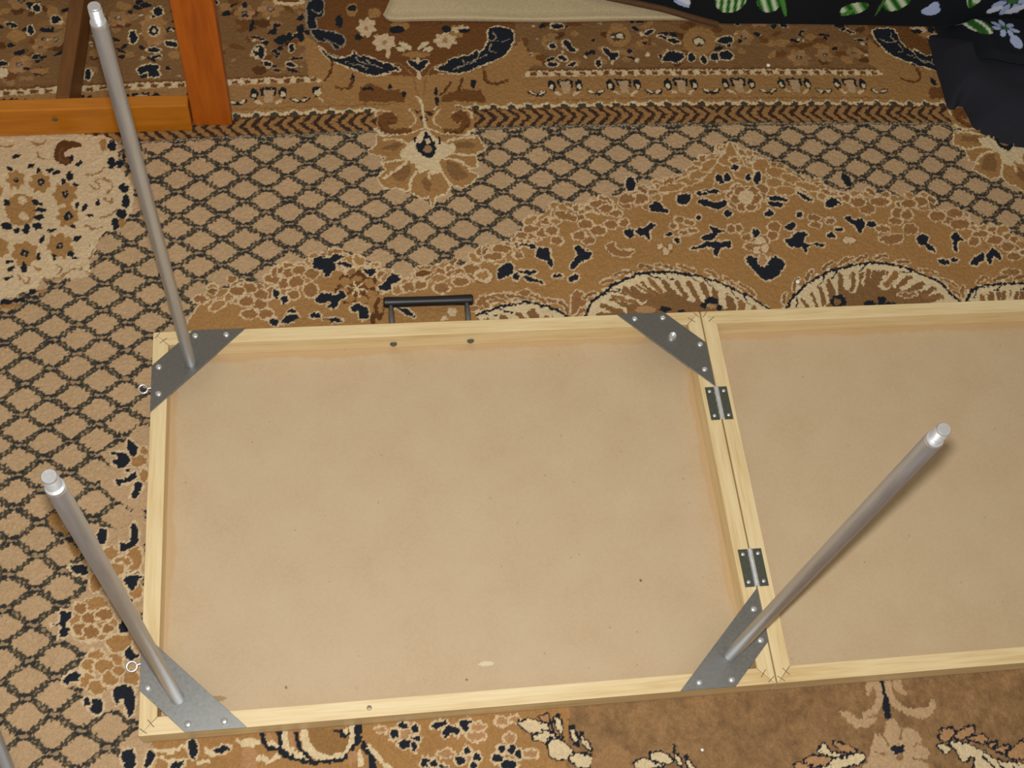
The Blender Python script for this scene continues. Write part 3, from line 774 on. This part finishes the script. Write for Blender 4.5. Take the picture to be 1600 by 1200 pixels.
tag(carpet, 'brown and beige patterned carpet with black trellis and floral medallions covering the floor', 'carpet')
# ------------------------------------------------------------------ folding table lying upside down
table = empty('folding_table', (0.75, -0.264, 0.0))
tag(table, 'upside-down folding pine table with hardboard panels, steel corner plates and three aluminium legs up', 'table')
TI = Matrix.Translation(-table.location)


def part(o, parent=table):
    o.parent = parent
    if parent is table: o.matrix_parent_inverse = TI
    return o


def inst(name, me, loc, rot=None, parent=table):
    o = bpy.data.objects.new(name, me); COL.objects.link(o); o.location = loc
    if rot is not None: o.rotation_euler = rot
    return part(o, parent)


def vmesh(name, V, Fc, mt, sm=True):
    me = bpy.data.meshes.new(name); me.from_pydata(V, [], Fc); me.update()
    if sm:
        me.shade_smooth(); me.set_sharp_from_angle(angle=math.radians(38))
    me.materials.append(mt); return me


def panel(x0, x1, marks, nm):
    y0, y1 = PY0, PY1; w = RW; g = 0.00025
    quad = {'n': [(x0, y1), (x1, y1), (x1 - w, y1 - w), (x0 + w, y1 - w)], 's': [(x0, y0), (x0 + w, y0 + w), (x1 - w, y0 + w), (x1, y0)],
            'w': [(x0, y0), (x0, y1), (x0 + w, y1 - w), (x0 + w, y0 + w)], 'e': [(x1, y0), (x1 - w, y0 + w), (x1 - w, y1 - w), (x1, y1)]}
    for k, q in quad.items():
        c = np.mean(q, 0); q = [tuple(np.array(p) + np.sign(c - np.array(p)) * g) for p in q]
        o = bm_obj('rail', prism(q, 0.0051, ZT, 0.0005), PINE_X if k in 'ns' else PINE_Y); part(o)
    bd = bm_obj('hardboard_panel', box((x0 + x1) / 2, (y0 + y1) / 2, 0.0028, x1 - x0 - 0.0006, y1 - y0 - 0.0006, 0.0044), hardboard(nm, x0, x1, marks)); part(bd)
    # staples across the mitred corners
    for cx, sx in ((x0, 1), (x1, -1)):
        for cy, sy in ((y0, 1), (y1, -1)):
            for k, (dd, ja, ln) in enumerate(((0.0055, 0.12, 0.0105), (0.0135, -0.1, 0.0120))):
                if (cx > 1.4): continue
                o = bpy.data.objects.new('staple', STAPLE_ME); COL.objects.link(o)
                o.location = (cx + sx * dd, cy + sy * dd, ZT + 0.0001); o.rotation_euler = (0, 0, math.atan2(-sx, sy) + ja * sx); o.scale = (ln / 0.01, 1, 1); part(o)


STAPLE_ME = bpy.data.meshes.new('staple'); _b = box(0, 0, 0, 0.010, 0.0007, 0.0006, 0.0002); _b.to_mesh(STAPLE_ME); _b.free(); STAPLE_ME.materials.append(STAPLE)
zb = 0.005
pm = lambda x, y: at(x, y, zb)[:2]
mk = [(*pm(1001, 907), 0.0022, 0.0022, (70, 48, 32)), (*pm(760, 1037), 0.011, 0.0035, (226, 210, 180)), (*pm(447, 1074), 0.0016, 0.0022, (110, 84, 60)), (*pm(729, 1062), 0.0022, 0.0016, (116, 88, 62)), (*pm(330, 1093), 0.020, 0.005, (150, 116, 80))]
panel(0.0, 0.75, mk, 'hardboard_hinged_half')
panel(0.7516, 1.5016, [], 'hardboard_other_half')

# corner plates with their screws
sv = lathe([(0.0041, 0.0), (0.0040, 0.0007), (0.0033, 0.0015), (0.0018, 0.0020), (0.0009, 0.0021), (0.0004, 0.0017)], 16)
SCREW = vmesh('screw', *sv, ZINC)
PT = 0.0016


def corner(cx, cy, sx, sy):
    A, B = 0.0515, 0.1205
    poly = [(cx + sx * A, cy), (cx + sx * B, cy), (cx, cy + sy * B), (cx, cy + sy * A)]
    if sx * sy > 0: poly = poly
    pl = bm_obj('corner_plate', prism(poly, ZT, ZT + PT, 0.0003), STEEL); part(pl)
    for (dx, dy) in ((0.0090, 0.054), (0.0098, 0.0936), (0.0548, 0.0086), (0.0952, 0.0086)):
        inst('screw', SCREW, (cx + sx * dx, cy + sy * dy, ZT + PT), (0, 0, random.random() * 3), pl)
    return pl


corner(0, PY1, 1, -1); corner(0, PY0, 1, 1); corner(0.75, PY0, -1, 1); c4 = corner(0.75, PY1, -1, -1)

# the empty socket of the missing leg
V_, F_ = lathe([(0.0062, 0.0), (0.0062, 0.0012), (0.0056, 0.0022), (0.0050, 0.0050), (0.0046, 0.0054), (0.0036, 0.0054), (0.0034, 0.0020), (0.0004, 0.0018)], 20)
inst('leg_socket', vmesh('leg_socket', V_, F_, ZINC), (0.7035, -0.0400, ZT + PT), None, c4)

# legs
LEG_L = 0.6130 - PT; LR = 0.0075
lg = lathe([(LR * 0.95, 0.0), (LR, 0.0008), (LR, LEG_L - 0.0040), (LR * 0.985, LEG_L - 0.0032)], 40)
LEG_ME = vmesh('leg', *lg, ALU)
pr = [(LR * 0.985, -0.0032), (LR * 0.985, -0.0012), (LR * 0.93, -0.0002), (LR * 0.80, 0.0)]
pr += [(0.0046, 0.0004), (0.0046, 0.0022)]
z = 0.0028
while z < 0.0150:
    pr += [(0.0058, z), (0.0053, z + 0.0006)]; z += 0.0012
pr += [(0.0058, 0.0154), (0.0057, 0.0166), (0.0051, 0.0174)]
STUD_ME = vmesh('threaded_stud', *lathe(pr, 36), ZINC)


def add_leg(x, y):
    o = inst('leg', LEG_ME, (x, y, ZT + PT))
    s = inst('threaded_stud', STUD_ME, (0, 0, LEG_L), None, o)
    return o


add_leg(0.0496, -0.0500); add_leg(0.0430, -0.4900); add_leg(0.6990, -0.4907)

# hinges across the seam
for yc in (-0.1465, -0.3815):
    xs = 0.7508; hz = ZT
    V_, F_ = [], []
    segs = 5; L = 0.050
    for k in range(segs):
        a0 = -L / 2 + k * L / segs + 0.00015; a1 = a0 + L / segs - 0.0003
        vv_, ff = lathe([(0.0030, a0), (0.0034, a0 + 0.0003), (0.0034, a1 - 0.0003), (0.0030, a1)], 14)
        base_i = len(V_); V_ += [(x, zz, y) for x, y, zz in vv_]; F_ += [tuple(i + base_i for i in f) for f in ff]
    hb = inst('hinge', vmesh('hinge', V_, F_, BARREL), (xs, yc, hz + 0.0016))
    for sd in (-1, 1):
        lf = bm_obj('hinge_leaf', box(sd * 0.0092, 0, -0.0010, 0.0125, 0.050, 0.0011, 0.0002), DKSTEEL); lf.parent = hb
        for yy in (-0.0185, 0.0185):
            s = bpy.data.objects.new('screw', SCREW); COL.objects.link(s); s.parent = hb; s.location = (sd * 0.0100, yy, -0.0006); s.scale = (0.62, 0.62, 0.55)

# carrying handle on the outer side of the far rail, with its bolts
hz_ = 0.0150
V_, F_ = lathe([(0.0058, -0.063), (0.0075, -0.0615), (0.0078, -0.058), (0.0072, -0.030), (0.0070, 0.0), (0.0072, 0.030), (0.0078, 0.058), (0.0075, 0.0615), (0.0058, 0.063)], 24)
hd = inst('handle', vmesh('handle', [(zz, y, x) for x, y, zz in V_], [f[::-1] for f in F_], BLACKPL), (0.3705, 0.0465, hz_)); hd.rotation_euler = (0, 0, -0.004)
for x in (0.3175, 0.4240):
    V_, F_ = lathe([(0.0055, 0.0), (0.0055, 0.0020), (0.0036, 0.0024), (0.0036, 0.010), (0.0042, 0.012), (0.0042, 0.030), (0.0036, 0.032), (0.0036, 0.044)], 16)
    inst('handle_post', vmesh('handle_post', V_, F_, STEEL), (x - 0.3705, 0.0002 - 0.0465, 0), (-math.pi / 2, 0, 0), hd)
    V_, F_ = lathe([(0.0050, 0.0), (0.0048, 0.0012), (0.0032, 0.0026), (0.0012, 0.0030)], 16)
    inst('bolt_head', vmesh('bolt_head', V_, F_, DKSTEEL), (x, -RW - 0.0001, hz_), (math.pi / 2, 0, 0))

# screw eyes on the short side
for yc in (-0.0755, -0.4435):
    V_, F_ = torus(0.0058, 0.0014, 28, 10, 0.25, 2 * math.pi - 0.02, False)
    n0 = len(V_)
    vv_, ff = lathe([(0.0016, 0.0), (0.0016, 0.0075)], 10)
    V_ += [(0.0058 + zz, y, x) for x, y, zz in vv_]; F_ += [tuple(i + n0 for i in f) for f in ff]
    o = inst('screw_eye', vmesh('screw_eye', V_, F_, ZINC), (-0.0130, yc, 0.0185), (0.2, 0.0, 0.1 if yc > -0.2 else 0.25))
V_, F_ = lathe([(0.0030, 0.0), (0.0026, 0.0004), (0.0008, 0.0006)], 14)
nx = at(577, 1106, ZT)
inst('nail_head', vmesh('nail_head', V_, F_, NAIL), (nx[0], nx[1], ZT))

# ------------------------------------------------------------------ loose fourth leg at the near left
ll = empty('loose_table_leg', (-0.206, -0.416, 0.0)); tag(ll, 'loose aluminium table leg lying on the carpet at the lower left corner', 'table leg')
V_, F_ = lg
o = bpy.data.objects.new('leg_tube', LEG_ME); COL.objects.link(o); o.parent = ll
dirv = Vector((0.0213, -0.046, 0)).normalized()
o.rotation_euler = Vector((0, 0, 1)).rotation_difference(dirv).to_euler(); o.location = (0, 0, LR + 0.0004)
s = bpy.data.objects.new('threaded_stud', STUD_ME); COL.objects.link(s); s.parent = o; s.location = (0, 0, LEG_L)

# ------------------------------------------------------------------ varnished furniture base at the far left
fb = empty('furniture_base', (-0.12, 0.40, 0.0)); tag(fb, 'orange varnished wooden furniture base with floor rail and upright post at upper left', 'furniture')
FI = Matrix.Translation(-fb.location)


def fpart(o): o.parent = fb; o.matrix_parent_inverse = FI; return o


RH = 0.056
ya, yb_ = 0.3640, 0.3712
fr = fpart(bm_obj('floor_rail', prism([(-0.42, ya - 0.003), (0.0405, yb_), (0.0405, yb_ + 0.0215), (-0.42, ya + 0.0185)], 0.0003, RH, 0.002), ORANGE_X))
V_, F_ = lathe([(0.0042, 0.0), (0.0036, 0.0004), (0.001, 0.0005)], 14)
kn = bpy.data.objects.new('plugged_screw_hole', vmesh('plugged_screw_hole', V_, F_, NAIL)); COL.objects.link(kn); kn.parent = fr
kn.location = (-0.150, ya + 0.0012, 0.036); kn.rotation_euler = (math.pi / 2, 0, 0)
fpart(bm_obj('post', prism([(0.0420, 0.3805), (0.0985, 0.3800), (0.0985, 0.4080), (0.0420, 0.4080)], 0.0003, 0.62, 0.002), ORANGE_Z))
p1, p2, p3, p4 = [at(x, y, RH)[:2] for x, y in ((86, 152), (108, 152), (131, 0), (108, 0))]
dv = (p4 - p1) * 2.4; dv2 = (p3 - p2) * 2.4
k0 = -0.35
fpart(bm_obj('side_rail', prism([tuple(p1), tuple(p2), tuple(p2 + dv2), tuple(p1 + dv)], 0.0003, RH - 0.001, 0.002), BROWN_Y))
e1 = p1 + dv
fpart(bm_obj('rear_rail', prism([(e1[0] - 0.25, e1[1]), (0.0985, e1[1]), (0.0985, e1[1] + 0.022), (e1[0] - 0.25, e1[1] + 0.022)], 0.0003, RH, 0.002), BROWN_Y))
fpart(bm_obj('top_rail', prism([(0.0420, 0.4085), (0.0985, 0.4085), (0.0985, e1[1]), (0.0420, e1[1])], 0.56, 0.62, 0.002), ORANGE_Z))
fpart(bm_obj('rear_post', prism([(0.0420, e1[1] + 0.0005), (0.0985, e1[1] + 0.0005), (0.0985, e1[1] + 0.029), (0.0420, e1[1] + 0.029)], RH + 0.0005, 0.62, 0.002), ORANGE_Z))

# ------------------------------------------------------------------ beige blanket edge lying on the carpet
def cloth_grid(fn, nu, nv, name, mt, thick=0.0):
    V, Fc = [], []
    for i in range(nu + 1):
        for j in range(nv + 1): V.append(fn(i / nu, j / nv))
    for i in range(nu):
        for j in range(nv):
            a = i * (nv + 1) + j; Fc.append((a, a + nv + 1, a + nv + 2, a + 1))
    return mesh_obj(name, V, Fc, mt, None, True)


BEIGE = plain('beige_woven_throw', lin((192, 174, 136)), 0.85, 0.10, 260, 0.2, 0.25)
hemL, hemR = at(600, 37)[0], at(1120, 36)[0]


def beige(u, v):
    # v: round the rolled edge then back over the top
    x0 = 0.338 + 0.55 * max(0.0, v - 0.15) * 0.25
    x = x0 + (0.86 - x0) * u
    yf = 0.5850 + 0.0016 * math.sin(u * 9)
    # rounded left corner
    cr = 0.018
    if x - x0 < cr: yf += cr - math.sqrt(max(0.0, cr * cr - (cr - (x - x0)) ** 2))
    H = 0.011
    if v < 0.15:
        a = (v / 0.15) * math.pi * 0.5; yy = yf + H * 0.6 * (1 - math.sin(a)) ; yy = yf + 0.006 * (1 - math.sin(a)); zz = H * (1 - math.cos(a))
    else:
        w = (v - 0.15) / 0.85; yy = yf + 0.006 * 0 + w * 0.30
        zz = H + 0.0012 * math.sin(x * 30 + w * 7) - 0.0025 * math.exp(-((w * 0.30 - 0.014) / 0.003) ** 2) + 0.012 * w
    ex = min(1.0, (x - x0) / 0.010 + 0.02)
    zz *= math.sqrt(max(0.0, 1 - (1 - min(1, ex)) ** 2))
    return (x, yy, zz + 0.0004)


bg = cloth_grid(beige, 130, 60, 'beige_throw', BEIGE)
tag(bg, 'beige throw with a rounded corner spread on the carpet below the floral bedspread', 'throw')

# ------------------------------------------------------------------ floral bedspread
hem = np.array([(0.50, 0.705, 0.036), (0.60, 0.655, 0.032), (0.70, 0.622, 0.028), (0.80, 0.597, 0.024), (0.85, 0.585, 0.016), (0.90, 0.579, 0.005), (1.04, 0.577, 0.005), (1.16, 0.574, 0.005), (1.27, 0.570, 0.005), (1.40, 0.568, 0.006), (1.80, 0.566, 0.006)])
NU, NV = 760, 190
sx_ = np.linspace(0.50, 1.78, NU + 1); tt_ = 0.46 * np.linspace(0, 1, NV + 1) ** 1.35
hy = np.interp(sx_, hem[:, 0], hem[:, 1]); hzv = np.interp(sx_, hem[:, 0], hem[:, 2])
for _ in range(8):
    hy[1:-1] = (hy[:-2] + hy[1:-1] + hy[2:]) / 3; hzv[1:-1] = (hzv[:-2] + hzv[1:-1] + hzv[2:]) / 3
SXg, TTg = np.meshgrid(sx_, tt_, indexing='ij')
# right end: a flap of the cloth lies forward over the heaped garment
FLAP = 0.11
wfl = np.clip((SXg - 1.282) / 0.05, 0, 1); wfl = wfl * wfl * (3 - 2 * wfl)
fy = np.interp(sx_, [1.24, 1.27, 1.318, 1.378, 1.48, 1.80], [0.545, 0.492, 0.460, 0.433, 0.408, 0.395])[:, None] + 0.004 * np.sin(SXg * 60)
Tv = np.maximum(TTg - FLAP * wfl, 0)
Yv = hy[:, None] + Tv * 0.10 + 0.006 * np.sin(SXg * 21) * np.clip(Tv / 0.1, 0, 1)
Zv = hzv[:, None] + Tv * 0.98
ov = np.clip(Tv - 0.30, 0, 1); Yv = Yv + ov * 1.6; Zv = Zv - ov * 0.9
a_f = np.clip(TTg / (FLAP * wfl + 1e-6), 0, 1)              # 0 hem .. 1 crease
yf_ = fy + (hy[:, None] - fy) * a_f
zf_ = np.interp(a_f, [0, 0.10, 0.5, 0.78, 1.0], [0.054, 0.062, 0.064, 0.054, 0.008]) * wfl + hzv[:, None] * (1 - wfl)
isf = TTg < FLAP * wfl
Yc = np.where(isf, yf_, Yv); Zc = np.where(isf, zf_, Zv)
flc = np.empty((NU + 1, NV + 1, 3)); flc[:] = lin((24, 27, 32))


def fl_ell(x, h, rx, ry, ang, c, stripes=0):
    a = math.radians(ang); dx, dy = SXg - x, TTg - h
    p = (dx * math.cos(a) + dy * math.sin(a)) / rx; q = (-dx * math.sin(a) + dy * math.cos(a)) / ry
    m = p * p + q * q < 1
    flc[m] = lin(c)
    if stripes:
        s = m & (np.sin(p * stripes + q * 1.5) > 0.45); flc[s] = np.array(lin((200, 210, 190)))
        s = m & (np.sin(p * stripes + q * 1.5) < -0.55); flc[s] = np.array(lin((40, 92, 36)))


GRN, GRL, BLU, WHT = (74, 138, 58), (108, 164, 86), (170, 186, 226), (214, 220, 238)


def flower(x, h, s, c=WHT):
    for k in range(7):
        a = k * 2 * math.pi / 7 + x * 9
        fl_ell(x + s * math.cos(a), h + s * 0.9 * math.sin(a), s * 0.55, s * 0.3, math.degrees(a), c)
    fl_ell(x, h, s * 0.4, s * 0.35, 0, (60, 110, 60))


def rep(x0, h0):
    fl_ell(x0 + 0.008, h0 + 0.004, 0.017, 0.008, 10, BLU); fl_ell(x0 + 0.060, h0 + 0.006, 0.022, 0.009, -30, WHT); fl_ell(x0 + 0.045, h0 + 0.016, 0.014, 0.011, 60, WHT)
    fl_ell(x0 + 0.022, h0 + 0.024, 0.014, 0.010, 110, WHT); fl_ell(x0 + 0.066, h0 - 0.008, 0.014, 0.004, -8, BLU); fl_ell(x0 + 0.036, h0 + 0.006, 0.016, 0.012, 0, (44, 96, 58))
    fl_ell(x0 + 0.084, h0 + 0.016, 0.020, 0.004, 40, GRN)


# motifs placed along the hem (metres from the left end, height above the hem)
rep(0.762, 0.026)
fl_ell(0.907, 0.046, 0.027, 0.024, 0, GRL, 14); fl_ell(0.974, 0.050, 0.022, 0.028, 20, GRL, 9); fl_ell(0.995, 0.048, 0.004, 0.036, 25, GRN)
fl_ell(1.123, 0.036, 0.024, 0.013, 15, GRL, 6); fl_ell(1.115, 0.027, 0.012, 0.005, 30, GRN)
fl_ell(1.194, 0.052, 0.024, 0.020, 30, GRL, 8); fl_ell(1.169, 0.050, 0.003, 0.030, -8, (70, 110, 50))
fl_ell(1.261, 0.032, 0.017, 0.009, 0, BLU); fl_ell(1.263, 0.040, 0.009, 0.010, 0, BLU)
fl_ell(0.70, 0.045, 0.026, 0.006, 30, GRN); fl_ell(0.62, 0.055, 0.02, 0.012, 10, GRL, 8); flower(1.06, 0.085, 0.020, BLU); flower(0.76, 0.12, 0.02)
fl_ell(1.318, 0.160, 0.036, 0.016, 50, (92, 140, 70), 7); fl_ell(1.292, 0.155, 0.005, 0.040, -38, GRN)
flower(1.395, 0.168, 0.022, BLU); fl_ell(1.372, 0.148, 0.014, 0.006, 25, WHT); fl_ell(1.41, 0.150, 0.02, 0.007, 30, WHT)
fl_ell(1.325, 0.058, 0.015, 0.018, 0, (62, 100, 48), 5); flower(1.362, 0.060, 0.015, BLU); fl_ell(1.372, 0.034, 0.010, 0.012, 0, BLU)
rs = random.Random(4)
for k in range(70):
    x, h = rs.uniform(0.52, 1.76), rs.uniform(0.14, 0.45)
    if x > 1.26 and h < 0.23: continue
    if rs.random() < 0.5: fl_ell(x, h, rs.uniform(0.015, 0.03), rs.uniform(0.008, 0.016), rs.uniform(-60, 60), GRL, 9)
    else: flower(x, h, rs.uniform(0.014, 0.022), rs.choice([BLU, WHT]))
for x, h in ((1.55, 0.05), (1.64, 0.09), (1.70, 0.04)): flower(x, h, 0.018, BLU)
vid = np.arange((NU + 1) * (NV + 1)).reshape(NU + 1, NV + 1)
fq = np.stack([vid[:-1, :-1], vid[1:, :-1], vid[1:, 1:], vid[:-1, 1:]], -1).reshape(-1, 4)
me = bpy.data.meshes.new('floral_bedspread'); me.from_pydata(np.stack([SXg, Yc, Zc], -1).reshape(-1, 3).tolist(), [], fq.tolist()); me.update()
ac = me.attributes.new('print', 'FLOAT_COLOR', 'POINT'); ac.data.foreach_set('color', np.concatenate([flc.reshape(-1, 3), np.ones((flc.shape[0] * flc.shape[1], 1))], 1).astype(np.float32).ravel())
m, ns, ls, bs = mat('floral_print_fabric')
an = nd(ns, 'ShaderNodeAttribute'); an.attribute_name = 'print'
tcn = nd(ns, 'ShaderNodeTexCoord'); n1 = nd(ns, 'ShaderNodeTexNoise'); n1.inputs['Scale'].default_value = 500; ls.new(tcn.outputs['Object'], n1.inputs['Vector'])
mr = nd(ns, 'ShaderNodeMapRange'); mr.inputs[3].default_value = 0.8; mr.inputs[4].default_value = 1.2; ls.new(n1.outputs[0], mr.inputs[0])
mx = nd(ns, 'ShaderNodeMix', data_type='RGBA', blend_type='MULTIPLY'); mx.inputs[0].default_value = 1.0
ls.new(an.outputs['Color'], mx.inputs[6]); ls.new(mr.outputs[0], mx.inputs[7]); ls.new(mx.outputs[2], bs.inputs['Base Color']); bs.inputs['Roughness'].default_value = 0.85; bs.inputs['Specular IOR Level'].default_value = 0.15
bsp = link('floral_bedspread', me, m, smooth=True)
sm_ = bsp.modifiers.new('thickness', 'SOLIDIFY'); sm_.thickness = 0.004; sm_.offset = -1
tag(bsp, 'black bedspread printed with green leaves and blue white flowers hanging at the upper right', 'bedspread')


def tube(pts, r, n=10):
    V, Fc = [], []; pts = [Vector(p) for p in pts]
    for i, p in enumerate(pts):
        tg = (pts[min(i + 1, len(pts) - 1)] - pts[max(i - 1, 0)]).normalized(); up = Vector((0, 0, 1)); sd = tg.cross(up).normalized(); u2 = sd.cross(tg)
        for k in range(n):
            a = 2 * math.pi * k / n; V.append(p + sd * r * math.cos(a) + u2 * r * math.sin(a))
    for i in range(len(pts) - 1):
        for k in range(n): Fc.append((i * n + k, i * n + (k + 1) % n, (i + 1) * n + (k + 1) % n, (i + 1) * n + k))
    return V, Fc


V_, F_ = tube([(sx_[i], hy[i] - 0.0035, max(hzv[i], 0.006)) for i in range(0, 236, 6)], 0.0055)  # plain brown tube following the left part of the hem
BRN = plain('brown_hem_strip', lin((84, 54, 26)), 0.8, 0.15, 150, 0.0, 0.2)
ht = link('hem_strip', vmesh('hem_strip', V_, F_, BRN)); ht.parent = bsp

# ------------------------------------------------------------------ navy garment heaped on the carpet
NAVY = plain('navy_cloth', lin((22, 23, 35)), 0.9, 0.12, 300, 0.0, 0.1)
outl_px = [(1451, 58), (1455, 80), (1462, 108), (1472, 140), (1480, 168), (1490, 172), (1500, 164), (1509, 176), (1519, 197), (1532, 208), (1545, 214), (1560, 222), (1580, 227), (1600, 231)]
outl = np.array([at(x, y)[:2] for x, y in outl_px] + [(1.48, 0.30), (1.64, 0.31), (1.72, 0.38), (1.72, 0.50), (1.66, 0.548), (1.45, 0.552), (1.30, 0.556)])
outl = smooth(outl, True, 4)
st = 0.005
hx = np.arange(1.20, 1.80, st); hyy = np.arange(0.24, 0.68, st)
HX, HY = np.meshgrid(hx, hyy)
ins = inside(HX, HY, outl); dd = segdist(HX, HY, outl, True)
fold = np.sin((HX * 0.45 + HY * 0.9) * 62 + 2.2 * np.sin(HX * 9)) * 0.5 + np.sin((HX * 0.9 - HY * 0.35) * 34) * 0.5
hgt = 0.044 * (1 - np.exp(-dd / 0.020)) * np.clip(0.25 + (0.552 - HY) / 0.07, 0, 1) + 0.006 * fold * (1 - np.exp(-dd / 0.02)) * np.clip((0.53 - HY) / 0.06, 0, 1)
hgt = np.clip(hgt, 0.0005, 0.047)
V_, F_, ids = [], [], {}
near_in = ins | (dd < st * 0.75)
# snap border cells onto the outline
seg_a = outl; seg_b = np.roll(outl, -1, 0)
for j in range(len(hyy)):
    for i in range(len(hx)):
        if not near_in[j, i]: continue
        x, y = HX[j, i], HY[j, i]; zz = float(hgt[j, i])
        if not ins[j, i] or dd[j, i] < st * 0.4:
            e = seg_b - seg_a; tpar = np.clip(((x - seg_a[:, 0]) * e[:, 0] + (y - seg_a[:, 1]) * e[:, 1]) / ((e ** 2).sum(1) + 1e-12), 0, 1)
            c = seg_a + e * tpar[:, None]; k = np.argmin((c[:, 0] - x) ** 2 + (c[:, 1] - y) ** 2); x, y = c[k]; zz = 0.0002
        ids[(j, i)] = len(V_); V_.append((x, y, zz + 0.0002))
for (j, i), a in ids.items():
    qn = [(j, i), (j, i + 1), (j + 1, i + 1), (j + 1, i)]
    if all(t in ids for t in qn): F_.append(tuple(ids[t] for t in qn))
nv = mesh_obj('navy_garment', V_, F_, NAVY, None, True)
tag(nv, 'dark navy cloth garment heaped on the carpet under the floral bedspread', 'clothing')

# ------------------------------------------------------------------ crumbs on the carpet
CR = plain('white_crumb', (0.85, 0.83, 0.78), 0.7, 0.05, 400)
for (x, y), r, lb in (((1200, 103), 0.0038, 'white crumb on the carpet border below the bedspread'), ((1246, 441), 0.0038, 'white crumb on the carpet at the left foot of a cream arch'), ((1097, 1172), 0.0022, 'white crumb on plain brown carpet in front of the table')):
    w = at(x, y)
    bm = bmesh.new(); bmesh.ops.create_icosphere(bm, subdivisions=2, radius=r)
    for v in bm.verts: v.co *= random.uniform(0.75, 1.1); v.co.z *= 0.6
    o = bm_obj('crumb', bm, CR, None, True, (w[0], w[1], r * 0.45)); tag(o, lb, 'crumb', 'crumbs on the carpet')
